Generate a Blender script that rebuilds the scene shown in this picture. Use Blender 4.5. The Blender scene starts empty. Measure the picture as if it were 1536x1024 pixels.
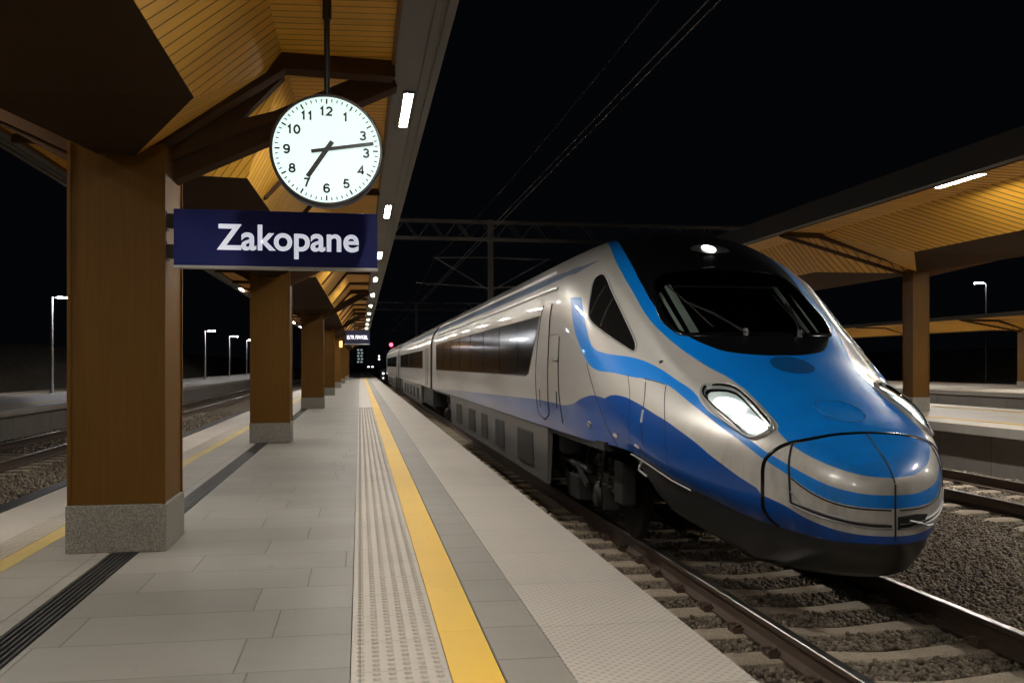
import bpy, bmesh, math, random
import numpy as np
from mathutils import Vector, Matrix
from mathutils.geometry import delaunay_2d_cdt
random.seed(7); rng = np.random.default_rng(11)
SC = bpy.context.scene
COL = SC.collection

# ------------------------------------------------------------------ materials
class NT:
    def __init__(s, name):
        m = bpy.data.materials.new(name); m.use_nodes = True
        s.m = m; s.t = m.node_tree; s.n = s.t.nodes; s.l = s.t.links
        s.b = s.n['Principled BSDF']
    def node(s, typ, **kw):
        n = s.n.new(typ)
        for k, v in kw.items():
            if k.startswith('i_'):
                n.inputs[k[2:].replace('_', ' ')].default_value = v
            else: setattr(n, k, v)
        return n
    def link(s, a, b): s.l.new(a, b)
    def math(s, op, a, b=None, c=None, clamp=False):
        n = s.n.new('ShaderNodeMath'); n.operation = op; n.use_clamp = clamp
        for i, v in enumerate((a, b, c)):
            if v is None: continue
            if isinstance(v, (int, float)): n.inputs[i].default_value = v
            else: s.link(v, n.inputs[i])
        return n.outputs[0]
    def mix(s, f, a, b):
        n = s.n.new('ShaderNodeMix'); n.data_type = 'RGBA'
        if isinstance(f, (int, float)): n.inputs[0].default_value = f
        else: s.link(f, n.inputs[0])
        for i, v in ((6, a), (7, b)):
            if isinstance(v, tuple): n.inputs[i].default_value = (*v, 1) if len(v) == 3 else v
            else: s.link(v, n.inputs[i])
        return n.outputs[2]
    def coord(s, kind='Object'):
        return s.n.new('ShaderNodeTexCoord').outputs[kind]
    def pos(s): return s.n.new('ShaderNodeNewGeometry').outputs['Position']
    def sep(s, v):
        n = s.n.new('ShaderNodeSeparateXYZ'); s.link(v, n.inputs[0]); return n.outputs
    def comb(s, x, y, z=0.0):
        n = s.n.new('ShaderNodeCombineXYZ')
        for i, v in enumerate((x, y, z)):
            if isinstance(v, (int, float)): n.inputs[i].default_value = v
            else: s.link(v, n.inputs[i])
        return n.outputs[0]
    def noise(s, vec, scale, detail=4, rough=.55):
        n = s.n.new('ShaderNodeTexNoise'); s.link(vec, n.inputs['Vector'])
        n.inputs['Scale'].default_value = scale; n.inputs['Detail'].default_value = detail; n.inputs['Roughness'].default_value = rough
        return n.outputs['Fac']
    def ramp(s, f, a, b):
        n = s.n.new('ShaderNodeMapRange'); s.link(f, n.inputs[0])
        n.inputs[1].default_value = a; n.inputs[2].default_value = b; return n.outputs[0]
    def scale(s, vec, x, y, z):
        n = s.n.new('ShaderNodeVectorMath'); n.operation = 'MULTIPLY'; s.link(vec, n.inputs[0]); n.inputs[1].default_value = (x, y, z); return n.outputs[0]
    def bump(s, h, dist, strength=1):
        n = s.n.new('ShaderNodeBump'); s.link(h, n.inputs['Height']); n.inputs['Distance'].default_value = dist; n.inputs['Strength'].default_value = strength
        s.link(n.outputs[0], s.b.inputs['Normal'])
    def col(s, v):
        if isinstance(v, tuple): s.b.inputs['Base Color'].default_value = (*v, 1)
        else: s.link(v, s.b.inputs['Base Color'])
    def rough(s, v):
        if isinstance(v, (int, float)): s.b.inputs['Roughness'].default_value = v
        else: s.link(v, s.b.inputs['Roughness'])
    def set(s, **kw):
        for k, v in kw.items(): s.b.inputs[k.replace('_', ' ')].default_value = v
        return s

M = {}
def simple(name, c, r=.6, metal=0., var=.15, nscale=8., bump=0., coat=0.):
    t = NT(name); v = t.coord()
    f = t.noise(v, nscale, 5, .6)
    t.col(t.mix(f, tuple(x*(1-var) for x in c), tuple(min(1, x*(1+var)) for x in c)))
    t.rough(t.math('ADD', t.math('MULTIPLY', f, .16), r-.08)); t.set(Metallic=metal)
    if coat: t.set(Coat_Weight=coat, Coat_Roughness=.05)
    if bump: t.bump(t.noise(v, nscale*6, 4), bump)
    M[name] = t.m; return t.m
def emit(name, c, st):
    t = NT(name); t.col((.8, .8, .8)); t.b.inputs['Emission Color'].default_value = (*c, 1); t.b.inputs['Emission Strength'].default_value = st
    M[name] = t.m
simple('steel_grey', (.19, .19, .19), .45, .6); simple('dark_metal', (.035, .034, .033), .5, .3, .3)
simple('strip_metal', (.10, .097, .09), .5, .1, .12, 3); simple('black_rubber', (.012, .012, .012), .55)
simple('black_gloss', (.006, .006, .007), .16); simple('chrome', (.7, .7, .7), .14, 1., .05)
simple('dark_interior', (.032, .036, .034), .6); simple('pillar_grey', (.42, .47, .44), .6); simple('highlight_trim', (.85, .84, .82), .38, .8, .05); simple('silver_frame', (.66, .63, .58), .3, .4, .05, 8, 0, .6); simple('grille_metal', (.075, .072, .068), .5, .3)
simple('white_paint', (.8, .8, .8), .5, 0, .05); simple('galvanised', (.5, .5, .49), .45, .5, .12)
simple('rail_rust', (.085, .055, .04), .7, .2, .35, 12, .001); simple('rail_head', (.30, .285, .27), .36, 1., .12, 10)
simple('bogie_grime', (.026, .023, .021), .62, .35, .6, 9, .002); simple('skirt_grey', (.060, .060, .060), .32, .4, .25, 5)
simple('panel_grey', (.165, .16, .153), .42, .35, .25, 4)
simple('sign_blue', (.001, .011, .20), .6, 0, .1, 2); simple('sign_dark', (.004, .006, .04), .7, 0, .1, 2); simple('sign_white', (.78, .8, .86), .5, 0, .05)
simple('clock_black', (.008, .008, .008), .35, 0, .1); simple('oval_blue', (.004, .10, .33), .4, 0, .1)
simple('orange_box', (.5, .2, .02), .5); simple('bellows', (.01, .01, .01), .8)
simple('dark_hill', (.17, .14, .10), .95, 0, .5, 1.2, .05); simple('building_wall', (.03, .03, .034), .8)
emit('lamp_glow', (1, .95, .865), 272.); emit('lamp_glow_high', (1, .95, .865), 560.); emit('brightened_lettering', (.80, .84, 1.), .45); emit('clock_face', (.76, 1.0, .965), .61); emit('head_glow', (.93, 1, .97), 5.)
emit('head_dim', (.85, 1, .93), .26)
emit('roof_glow', (1, .98, .9), 9.); emit('red_glow', (1, .05, .09), 6.); emit('white_glow', (1, .97, .95), 2.2); emit('post_glow', (.95, .96, 1), 260.)
emit('window_glow', (.65, .75, .8), .35); emit('amber_glow', (1, .45, .06), 1.2); emit('display_text', (.85, .88, 1), 1.0)

def wood(name, c, planks=0., grain_axis='U', var=.3, rough=.5, gw=(.02, .075), spec=.22):
    # UV in metres: U runs along the boards
    t = NT(name); u, v, _ = t.sep(t.coord('UV'))
    if planks:
        row = t.math('FLOOR', t.math('DIVIDE', v, planks))
        wn = t.node('ShaderNodeTexWhiteNoise', noise_dimensions='1D'); t.link(row, wn.inputs['W']); rnd = wn.outputs['Value']
        fr = t.math('FRACT', t.math('DIVIDE', v, planks))
        edge = t.math('MINIMUM', fr, t.math('SUBTRACT', 1., fr))
        groove = t.ramp(edge, *gw)
    gv = t.comb(t.math('MULTIPLY', u, 1.2), t.math('MULTIPLY', v, 26.), t.math('MULTIPLY', rnd, 40.) if planks else 0.)
    g = t.noise(gv, 1.6, 6, .62)
    big = t.noise(t.comb(t.math('MULTIPLY', u, .5), v), 2.2, 3)
    base = t.mix(t.math('ADD', t.math('MULTIPLY', g, .7), t.math('MULTIPLY', big, .3)), tuple(x*(1-var) for x in c), tuple(x*(1+var*.7) for x in c))
    if planks:
        base = t.mix(t.math('MULTIPLY', rnd, .35), base, tuple(x*.62 for x in c))
        base = t.mix(groove, tuple(x*.16 for x in c), base)
        t.bump(groove, .006)
    t.col(base); t.rough(rough); t.set(Specular_IOR_Level=spec); M[name] = t.m
wood('plank_amber', (.90, .47, .05), .098)
wood('plank_amber_fine', (.90, .46, .05), .19, gw=(.03, .15))
wood('column_wood', (.128, .057, .0038), 0, var=.5, rough=.55)
wood('rib_wood', (.075, .040, .020), 0, var=.4, rough=.75, spec=.08)
wood('spine_wood', (.050, .028, .014), 0, var=.55, rough=.8, spec=.06)

def paving(name, c, sx, sy, var=.16, joint=.012, offset=.5, pattern=None, dirt=.3, jdark=.4):
    t = NT(name); p = t.pos(); x, y, _ = t.sep(p)
    row = t.math('FLOOR', t.math('DIVIDE', y, sy))
    wr = t.node('ShaderNodeTexWhiteNoise', noise_dimensions='1D'); t.link(row, wr.inputs['W'])
    xs = t.math('ADD', t.math('DIVIDE', x, sx), t.math('MULTIPLY', wr.outputs['Value'], offset))
    colm = t.math('FLOOR', xs)
    wn = t.node('ShaderNodeTexWhiteNoise', noise_dimensions='2D'); t.link(t.comb(row, colm), wn.inputs['Vector'])
    fx = t.math('FRACT', xs); fy = t.math('FRACT', t.math('DIVIDE', y, sy))
    ex = t.math('MULTIPLY', t.math('MINIMUM', fx, t.math('SUBTRACT', 1., fx)), sx)
    ey = t.math('MULTIPLY', t.math('MINIMUM', fy, t.math('SUBTRACT', 1., fy)), sy)
    j = t.ramp(t.math('MINIMUM', ex, ey), joint*.15, joint*.5)
    fine = t.noise(p, 55, 4, .7); big = t.noise(p, 1.1, 6, .62); mid = t.noise(t.scale(p, 2.2, 17, 1), 1.5, 6, .65)
    f = t.math('ADD', t.math('MULTIPLY', wn.outputs['Value'], .38), t.math('ADD', t.math('MULTIPLY', fine, .26), t.math('MULTIPLY', mid, .36)))
    base = t.mix(f, tuple(v*(1-var) for v in c), tuple(v*(1+var) for v in c))
    base = t.mix(t.math('MULTIPLY', t.ramp(big, .45, .75), dirt), base, tuple(v*.55 for v in c))
    vo = t.node('ShaderNodeTexVoronoi'); t.link(t.scale(p, 1, 1, 0), vo.inputs['Vector']); vo.inputs['Scale'].default_value = 2.6
    vr, vg, vb = t.sep(vo.outputs['Color'])
    spot = t.math('MULTIPLY', t.ramp(vo.outputs['Distance'], .075, .045), t.math('GREATER_THAN', vr, .62))
    base = t.mix(t.math('MULTIPLY', spot, .38), base, tuple(v*.4 for v in c))
    scuff = t.ramp(t.noise(t.scale(p, 5, 1.2, 1), 2.4, 7, .72), .60, .72)
    base = t.mix(t.math('MULTIPLY', scuff, .30), base, tuple(v*.6 for v in c))
    base = t.mix(j, tuple(v*jdark for v in c), base)
    h = t.math('ADD', t.math('MULTIPLY', j, 1.), t.math('MULTIPLY', fine, .25))
    if pattern:
        px = t.math('SINE', t.math('MULTIPLY', x, 2*math.pi/pattern)); py = t.math('SINE', t.math('MULTIPLY', y, 2*math.pi/pattern))
        dots = t.ramp(t.math('MULTIPLY', px, py), .1, .7)
        base = t.mix(t.math('MULTIPLY', dots, .62), base, tuple(v*.55 for v in c))
        h = t.math('SUBTRACT', h, t.math('MULTIPLY', dots, .7))
    t.col(base); t.rough(t.math('ADD', .42, t.math('MULTIPLY', fine, .3))); t.bump(h, .003, .8); M[name] = t.m
paving('slab_paving', (.195, .180, .158), .88, .47, .26, .009, .85, jdark=.5)
paving('slab_strip', (.225, .205, .175), .55, .47, .12, .010, 0.)
paving('edge_paving', (.43, .39, .335), 5., .84, .06, .010, 0., .050, .22, .6)
paving('tactile_paving', (.41, .365, .305), 5., .41, .06, .008, 0., None, .25, .6)
paving('yellow_line', (.70, .42, .02), 5., .84, .07, .004, 0., None, .16, .75)
paving('far_paving', (.40, .37, .33), 5., 1.2, .12, .012, 0., None, .3)
paving('concrete_wall', (.23, .21, .19), 7., 1.5, .14, .03, 0., None, .5)
def speckle(name, c, r=.7):
    t = NT(name); v = t.coord(); f = t.noise(v, 95, 2, .8); b = t.noise(v, 3, 5); w = t.noise(t.scale(v, 2, 2, .5), 4, 4)
    base = t.mix(t.ramp(f, .33, .67), tuple(x*.5 for x in c), tuple(x*1.45 for x in c))
    base = t.mix(t.math('MULTIPLY', t.ramp(w, .45, .8), .35), base, tuple(x*.6 for x in c))
    t.col(base); t.rough(r); t.bump(f, .0015); M[name] = t.m
speckle('plinth_stone', (.235, .215, .18)); speckle('sleeper_concrete', (.33, .27, .20), .85)
def gravel(name, c):
    t = NT(name); p = t.pos()
    vo = t.node('ShaderNodeTexVoronoi'); t.link(p, vo.inputs['Vector']); vo.inputs['Scale'].default_value = 24
    cr, cg, cb = t.sep(vo.outputs['Color']); b = t.noise(p, .9, 5)
    base = t.mix(cr, tuple(x*.35 for x in c), tuple(x*1.5 for x in c))
    base = t.mix(t.math('MULTIPLY', b, .5), base, tuple(x*.4 for x in c))
    t.col(base); t.rough(.9); t.bump(t.math('SUBTRACT', 1., vo.outputs['Distance']), .05, 1); M[name] = t.m
gravel('gravel', (.22, .172, .122))
t = NT('stone'); oi = t.coord('UV'); u, v, _ = t.sep(oi); f = t.noise(t.pos(), 60, 3)
t.col(t.mix(t.math('ADD', t.math('MULTIPLY', u, .75), t.math('MULTIPLY', f, .25)), (.085, .069, .052), (.27, .218, .162))); t.rough(.9); M['stone'] = t.m
# train paint: outline attributes of the painted bands live on the shell
t = NT('train_paint')
def att(n):
    a = t.node('ShaderNodeAttribute'); a.attribute_name = n; return a.outputs['Fac']
SILVER, AZURE, NAVY = (.77, .742, .695), (.001, .29, 1.0), (.003, .088, .43)
p = t.pos(); px, py, pz = t.sep(p)
flake = t.noise(p, 900, 1); dust = t.noise(t.scale(p, 1, .35, 2.5), 3.2, 6, .65)
silver = t.mix(t.math('MULTIPLY', dust, .5), SILVER, tuple(x*.72 for x in SILVER))
navy = t.mix(t.math('MULTIPLY', dust, .4), NAVY, tuple(x*.6 for x in NAVY))
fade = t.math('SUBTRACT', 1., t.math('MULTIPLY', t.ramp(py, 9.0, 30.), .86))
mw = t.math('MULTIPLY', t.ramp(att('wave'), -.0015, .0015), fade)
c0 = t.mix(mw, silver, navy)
c0 = t.mix(t.math('MULTIPLY', t.ramp(att('stripe'), -.0015, .0015), .72), c0, (.012, .13, .36))
mb = t.ramp(att('band'), -.0015, .0015); c0 = t.mix(mb, c0, AZURE)
mk = t.ramp(att('black'), -.0015, .0015); c0 = t.mix(mk, c0, (.004, .004, .0045))
grime = t.math('MULTIPLY', t.ramp(pz, 1.0, .35), t.ramp(t.noise(t.scale(p, 1, 1.6, .5), 4.5, 6, .7), .42, .75))
c0 = t.mix(t.math('MULTIPLY', grime, .38), c0, (.05, .042, .034))
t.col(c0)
paint = t.math('MAXIMUM', t.math('MAXIMUM', mw, mb), mk)
t.link(t.math('MULTIPLY', t.math('SUBTRACT', 1., paint), .24), t.b.inputs['Metallic'])
t.rough(t.math('ADD', .31, t.math('MULTIPLY', dust, .16))); t.set(Coat_Weight=.65, Coat_Roughness=.04)
t.bump(t.noise(t.scale(p, 1, .6, 1), 3.0, 2), .0012, .4)
M['train_paint'] = t.m
t = NT('tinted_glass'); t.col((.012, .011, .010)); t.rough(.11); M['tinted_glass'] = t.m
# see-through glass: mostly clear, mirror-like at grazing angles
def clear(name, tint, k):
    t = NT(name); tr = t.node('ShaderNodeBsdfTransparent'); tr.inputs[0].default_value = (*tint, 1)
    gl = t.node('ShaderNodeBsdfGlossy'); gl.inputs['Roughness'].default_value = .03
    fr = t.node('ShaderNodeFresnel'); fr.inputs[0].default_value = 1.5
    mx = t.node('ShaderNodeMixShader'); t.link(t.math('MULTIPLY', fr.outputs[0], k), mx.inputs[0])
    t.link(tr.outputs[0], mx.inputs[1]); t.link(gl.outputs[0], mx.inputs[2])
    t.link(mx.outputs[0], t.n['Material Output'].inputs[0]); M[name] = t.m
clear('windscreen_glass', (.80, .86, .82), .8); clear('lens_glass', (.92, .95, .94), 1.)

# ------------------------------------------------------------------ mesh helpers
def lk(o, parent=None):
    COL.objects.link(o)
    if parent: o.parent = parent
    return o
def tag(o, label=None, cat=None, group=None, kind=None):
    if label: o['label'] = label
    if cat: o['category'] = cat
    if group: o['group'] = group
    if kind: o['kind'] = kind
    return o
def empty(name, loc, label, cat, group=None):
    o = bpy.data.objects.new(name, None); o.location = loc; o.empty_display_size = .2; COL.objects.link(o); return tag(o, label, cat, group)
class MB:
    def __init__(s): s.v = []; s.f = []; s.uv = []
    def face(s, pts, uvs=None):
        i = len(s.v); s.v += [tuple(p) for p in pts]; s.f.append(tuple(range(i, i+len(pts))))
        s.uv += uvs if uvs else [(0, 0)]*len(pts)
    def plank(s, pts, d):
        # planar polygon with UV: U along d
        P = [Vector(p) for p in pts]; n = (P[1]-P[0]).cross(P[2]-P[0]).normalized(); d = Vector(d); d = (d-n*d.dot(n)).normalized(); e = n.cross(d)
        s.face(P, [(p.dot(d), p.dot(e)) for p in P])
    def box(s, x0, x1, y0, y1, z0, z1, axis=2):
        c = [(x, y, z) for x in (x0, x1) for y in (y0, y1) for z in (z0, z1)]
        d = [(1, 0, 0), (0, 1, 0), (0, 0, 1)][axis]
        for q in ((0, 1, 3, 2), (4, 6, 7, 5), (0, 4, 5, 1), (2, 3, 7, 6), (0, 2, 6, 4), (1, 5, 7, 3)):
            s.plank([c[k] for k in q], d if q not in () else d)
        return s
    def beam(s, a, b, w, h, up=(0, 0, 1)):
        a, b = Vector(a), Vector(b); t = (b-a).normalized(); sd = t.cross(Vector(up))
        if sd.length < 1e-4: sd = t.cross(Vector((0, 1, 0)))
        sd.normalize(); u = sd.cross(t); c = [p+sd*(i*w/2)+u*(j*h/2) for p in (a, b) for i, j in ((-1, -1), (1, -1), (1, 1), (-1, 1))]
        for q in ((0, 3, 2, 1), (4, 5, 6, 7), (0, 1, 5, 4), (1, 2, 6, 5), (2, 3, 7, 6), (3, 0, 4, 7)): s.plank([c[k] for k in q], t if q[0] not in (0, 4) or len(set(q) & {0, 1, 2, 3}) == 2 else sd)
        return s
    def bent(s, pts, w, h, up=(0, 0, 1)):
        # one connected square bar along a polyline
        P = [Vector(p) for p in pts]; n = len(P); R = []; ac = 0; us = []
        for i, p in enumerate(P):
            t = (P[min(i+1, n-1)]-P[max(i-1, 0)]).normalized(); sd = t.cross(Vector(up)).normalized(); u = sd.cross(t)
            R.append([p+sd*(a*w/2)+u*(b*h/2) for a, b in ((-1, -1), (1, -1), (1, 1), (-1, 1))]); ac += (p-P[i-1]).length if i else 0; us.append(ac)
        vs = (0, w, w+h, 2*w+h, 2*w+2*h)
        for i in range(n-1):
            for k in range(4): s.face([R[i][k], R[i][(k+1) % 4], R[i+1][(k+1) % 4], R[i+1][k]], [(us[i], vs[k]), (us[i], vs[k+1]), (us[i+1], vs[k+1]), (us[i+1], vs[k])])
        s.face(R[0][::-1]); s.face(R[-1]); return s
    def tube(s, pts, r, n=8, cap=True):
        pts = [Vector(p) for p in pts]; R = r if isinstance(r, (list, tuple)) else [r]*len(pts); rings = []
        for i, p in enumerate(pts):
            t = (pts[min(i+1, len(pts)-1)]-pts[max(i-1, 0)]).normalized()
            a = t.cross(Vector((0, 0, 1)));
            if a.length < 1e-3: a = t.cross(Vector((1, 0, 0)))
            a.normalize(); b = a.cross(t)
            rings.append([p+(a*math.cos(k*2*math.pi/n)+b*math.sin(k*2*math.pi/n))*R[i] for k in range(n)])
        for A, B in zip(rings, rings[1:]):
            for k in range(n): s.face([A[k], A[(k+1) % n], B[(k+1) % n], B[k]])
        if cap: s.face(rings[0][::-1]); s.face(rings[-1])
        return s
    def lathe(s, prof, c, axis='x', n=32):
        rings = []
        for r, h in prof:
            ring = []
            for k in range(n):
                a = 2*math.pi*k/n
                q = {'x': (h, r*math.cos(a), r*math.sin(a)), 'y': (r*math.cos(a), h, r*math.sin(a)), 'z': (r*math.cos(a), r*math.sin(a), h)}[axis]
                ring.append(tuple(c[i]+q[i] for i in range(3)))
            rings.append(ring)
        for A, B in zip(rings, rings[1:]):
            for k in range(n): s.face([A[k], A[(k+1) % n], B[(k+1) % n], B[k]])
        s.face(rings[0][::-1]); s.face(rings[-1]); return s
    def build(s, name, mat, parent=None, smooth=False, bevel=0., merge=True):
        me = bpy.data.meshes.new(name); me.from_pydata(s.v, [], s.f)
        uvl = me.uv_layers.new(name='UVMap'); uvl.data.foreach_set('uv', np.array(s.uv, np.float32).ravel())
        if merge:
            bm = bmesh.new(); bm.from_mesh(me); bmesh.ops.remove_doubles(bm, verts=bm.verts, dist=1e-5); bmesh.ops.recalc_face_normals(bm, faces=bm.faces); bm.to_mesh(me); bm.free()
        me.materials.append(M[mat] if isinstance(mat, str) else mat)
        if smooth:
            me.shade_smooth()
            if hasattr(me, 'set_sharp_from_angle'): me.set_sharp_from_angle(angle=math.radians(38))
        o = lk(bpy.data.objects.new(name, me), parent)
        if parent is not None: o.matrix_parent_inverse = Matrix.Translation(-Vector(parent.location)) if parent.parent is None else o.matrix_parent_inverse
        if bevel:
            b = o.modifiers.new('bevel', 'BEVEL'); b.width = bevel; b.segments = 2; b.limit_method = 'ANGLE'
        return o
def child(o, parent):
    # keep world coordinates in the mesh data while the Empty sits at the base of its thing
    root = parent
    while root.parent: root = root.parent
    o.parent = parent
    o.matrix_parent_inverse = Matrix.Translation(-Vector(root.location)) if parent is root else Matrix.Identity(4)
    return o
def part(mb, name, mat, parent, **kw):
    return child(mb.build(name, mat, None, **kw), parent)
def text_mesh(body, cap_h, width, bold):
    cu = bpy.data.curves.new('lettering', 'FONT'); cu.body = body; cu.size = 1.; cu.offset = bold; cu.extrude = .0; cu.align_x = 'LEFT'; cu.resolution_u = 6
    ob = bpy.data.objects.new('lettering', cu); COL.objects.link(ob)
    dg = bpy.context.evaluated_depsgraph_get(); dg.update(); me = bpy.data.meshes.new_from_object(ob.evaluated_get(dg))
    bpy.data.objects.remove(ob); co = np.zeros(len(me.vertices)*3); me.vertices.foreach_get('co', co); co = co.reshape(-1, 3)
    fs = [tuple(p.vertices) for p in me.polygons]; bpy.data.meshes.remove(me)
    lo, hi = co.min(0), co.max(0); co -= [lo[0], 0, 0]; k = cap_h/.70
    co[:, 1] *= k; co[:, 0] *= (width/(hi[0]-lo[0])) if width else k
    return co, fs
def put_text(body, cap_h, width, bold, place, name, mat, parent, depth=.003):
    co, fs = text_mesh(body, cap_h, width, bold); b = MB()
    w = co[:, 0].max()
    for f in fs: b.face([place(co[i, 0]-w/2, co[i, 1]) for i in f])
    return part(b, name, mat, parent)

# ------------------------------------------------------------------ camera, world
F, UV_, V0, H = 1400., 540., 547., 1.2
TH = math.atan((768-UV_)/F)
cam = bpy.data.cameras.new('camera'); cam.sensor_width = 36.; cam.lens = F/1536*36; cam.shift_y = (V0-512)/1536; cam.clip_end = 3000; cam.clip_start = .05
co = bpy.data.objects.new('camera', cam); co.location = (0, 0, H); co.rotation_euler = (math.radians(90), 0, -TH); COL.objects.link(co); SC.camera = co
w = bpy.data.worlds.new("World"); SC.world = w; w.use_nodes = True; bg = w.node_tree.nodes['Background']
bg.inputs[0].default_value = (.35, .42, .6, 1); bg.inputs[1].default_value = .0022
SC.view_settings.view_transform = 'Standard'; SC.view_settings.look = 'None'; SC.view_settings.exposure = 0.48; SC.view_settings.gamma = 1
SC.cycles.use_denoising = True; SC.cycles.max_bounces = 8; SC.cycles.diffuse_bounces = 4; SC.cycles.sample_clamp_indirect = 4.; SC.cycles.caustics_reflective = False

# ------------------------------------------------------------------ ground and platforms
ZR = -.557; ZG = -.775
def sheet(name, x0, x1, y0, y1, z, mat, label=None, step=None):
    b = MB(); b.face([(x0, y0, z), (x1, y0, z), (x1, y1, z), (x0, y1, z)]); o = b.build(name, mat, merge=False); return tag(o, kind='structure')
b = MB(); b.face([(-400, -60, ZG-.02), (400, -60, ZG-.02), (400, 900, ZG-.02), (-400, 900, ZG-.02)])
tag(b.build('ground', 'gravel', merge=False), kind='structure')
YP0, YP1 = -6., 185.
# central platform body and its surface strips, butted edge to edge
b = MB(); b.box(-2.80, 1.42, YP0, YP1, -1.0, -.09); tag(b.build('platform', 'concrete_wall'), kind='structure')
strips = [(-2.87, -2.39, 'edge_paving'), (-2.39, -2.19, 'tactile_paving'), (-2.19, -2.05, 'worn_yellow'), (-2.05, -1.57, 'slab_strip'),
          (-1.40, -.037, 'slab_paving'), (-.037, .347, 'tactile_paving'), (.347, .546, 'yellow_line'), (.546, .812, 'slab_strip'), (.812, 1.49, 'edge_paving')]
paving('worn_yellow', (.44, .32, .10), 5., .84, .1, .004, 0., None, .5, .75)
nm = {'worn_yellow': 'yellow_safety_line', 'edge_paving': 'platform_edge_paving', 'tactile_paving': 'tactile_paving', 'yellow_line': 'yellow_safety_line', 'slab_strip': 'paving_strip', 'slab_paving': 'platform_paving'}
for x0, x1, m in strips:
    e0 = .004 if x0 > -2.8 else 0; e1 = .004 if x1 < 1.4 else 0
    b = MB(); b.box(x0+e0*.5, x1-e1*.5, YP0, YP1, -.09, 0); tag(b.build(nm[m], m), kind='structure')
# truncated domes of the near tactile strip
b = MB()
for iy in range(int(24/.0586)):
    y = 2.6+iy*.0586
    for ix in range(6):
        x = -.037+.04+ix*.0608; N = 8
        r0, r1, h = .0175, .0105, .008
        A = [(x+r0*math.cos(k*math.pi/4), y+r0*math.sin(k*math.pi/4), .0003) for k in range(N)]; B = [(x+r1*math.cos(k*math.pi/4), y+r1*math.sin(k*math.pi/4), h) for k in range(N)]
        i = len(b.v); b.v += A+B; b.f += [(i+k, i+(k+1) % N, i+N+(k+1) % N, i+N+k) for k in range(N)]+[tuple(i+N+k for k in range(N))]; b.uv += [(0, 0)]*(4*N+N)
tag(b.build('tactile_studs', 'tactile_paving', merge=False), kind='structure')
b = MB()
for k in range(7):
    x = -2.375+k*.03; b.box(x, x+.014, YP0, 60, 0, .005)
tag(b.build('tactile_ribs', 'tactile_paving'), kind='structure')
# slot drain
b = MB(); b.box(-1.57, -1.40, YP0, YP1, -.09, -.03); tag(b.build('drain_channel', 'black_rubber'), kind='structure')
b = MB()
for k in range(6): b.box(-1.565+k*.028, -1.565+k*.028+.013, YP0, YP1, -.03, .001, 1)
tag(b.build('drain_grate', 'dark_metal'), kind='structure')
def side_platform(x0, x1, z, y0, y1, edge_left):
    b = MB(); b.box(x0+.12, x1-.12, y0, y1, -1.2, z-.16); tag(b.build('platform', 'concrete_wall'), kind='structure')
    b = MB(); b.box(x0, x1, y0, y1, z-.16, z); tag(b.build('platform_paving', 'far_paving'), kind='structure')
    for s in (x0, x1):
        d = 1 if s == x0 else -1
        a, c = sorted((s+d*.0, s+d*.85)); bb = MB(); bb.box(a, c, y0, y1, z+.001, z+.006); tag(bb.build('platform_edge_paving', 'edge_paving'), kind='structure')
        a, c = sorted((s+d*.95, s+d*1.1)); bb = MB(); bb.box(a, c, y0, y1, z+.001, z+.006); tag(bb.build('yellow_safety_line', 'yellow_line'), kind='structure')
side_platform(10.95, 16.0, .1, -2, 160, True)
side_platform(24.9, 36., .1, 5, 160, True)
side_platform(-15., -9.1, 0., -2, 185, False)
# dark strip added for a dark line beside the left edge
b = MB(); b.box(-4.50, -4.28, YP0, YP1, ZG-.02, ZR-.02); tag(b.build('dark_edge_strip', 'dark_metal'), kind='structure')
# dark banks behind the outer platforms
b = MB(); n = 60
for sgn, xb in ((-1, -21.), (1, 52.)):
    ys = np.linspace(-5, 320, n); hh = 1.2+rng.random(n)*.5
    for i in range(n-1):
        h0, h1 = hh[i], hh[i+1]; y0, y1 = ys[i], ys[i+1]
        prof = [(0, ZG), (1.2*sgn, .5), (4*sgn, 1.)]
        P0 = [(xb+dx, y0, z if k < 2 else 1.2+h0) for k, (dx, z) in enumerate(prof)]; P1 = [(xb+dx, y1, z if k < 2 else 1.2+h1) for k, (dx, z) in enumerate(prof)]
        for k in range(2): b.face([P0[k], P1[k], P1[k+1], P0[k+1]])
        b.face([P0[2], P1[2], (xb+60*sgn, y1, 1.4+h1), (xb+60*sgn, y0, 1.4+h0)])
tag(b.build('embankment', 'dark_hill', smooth=True), kind='structure')

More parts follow.
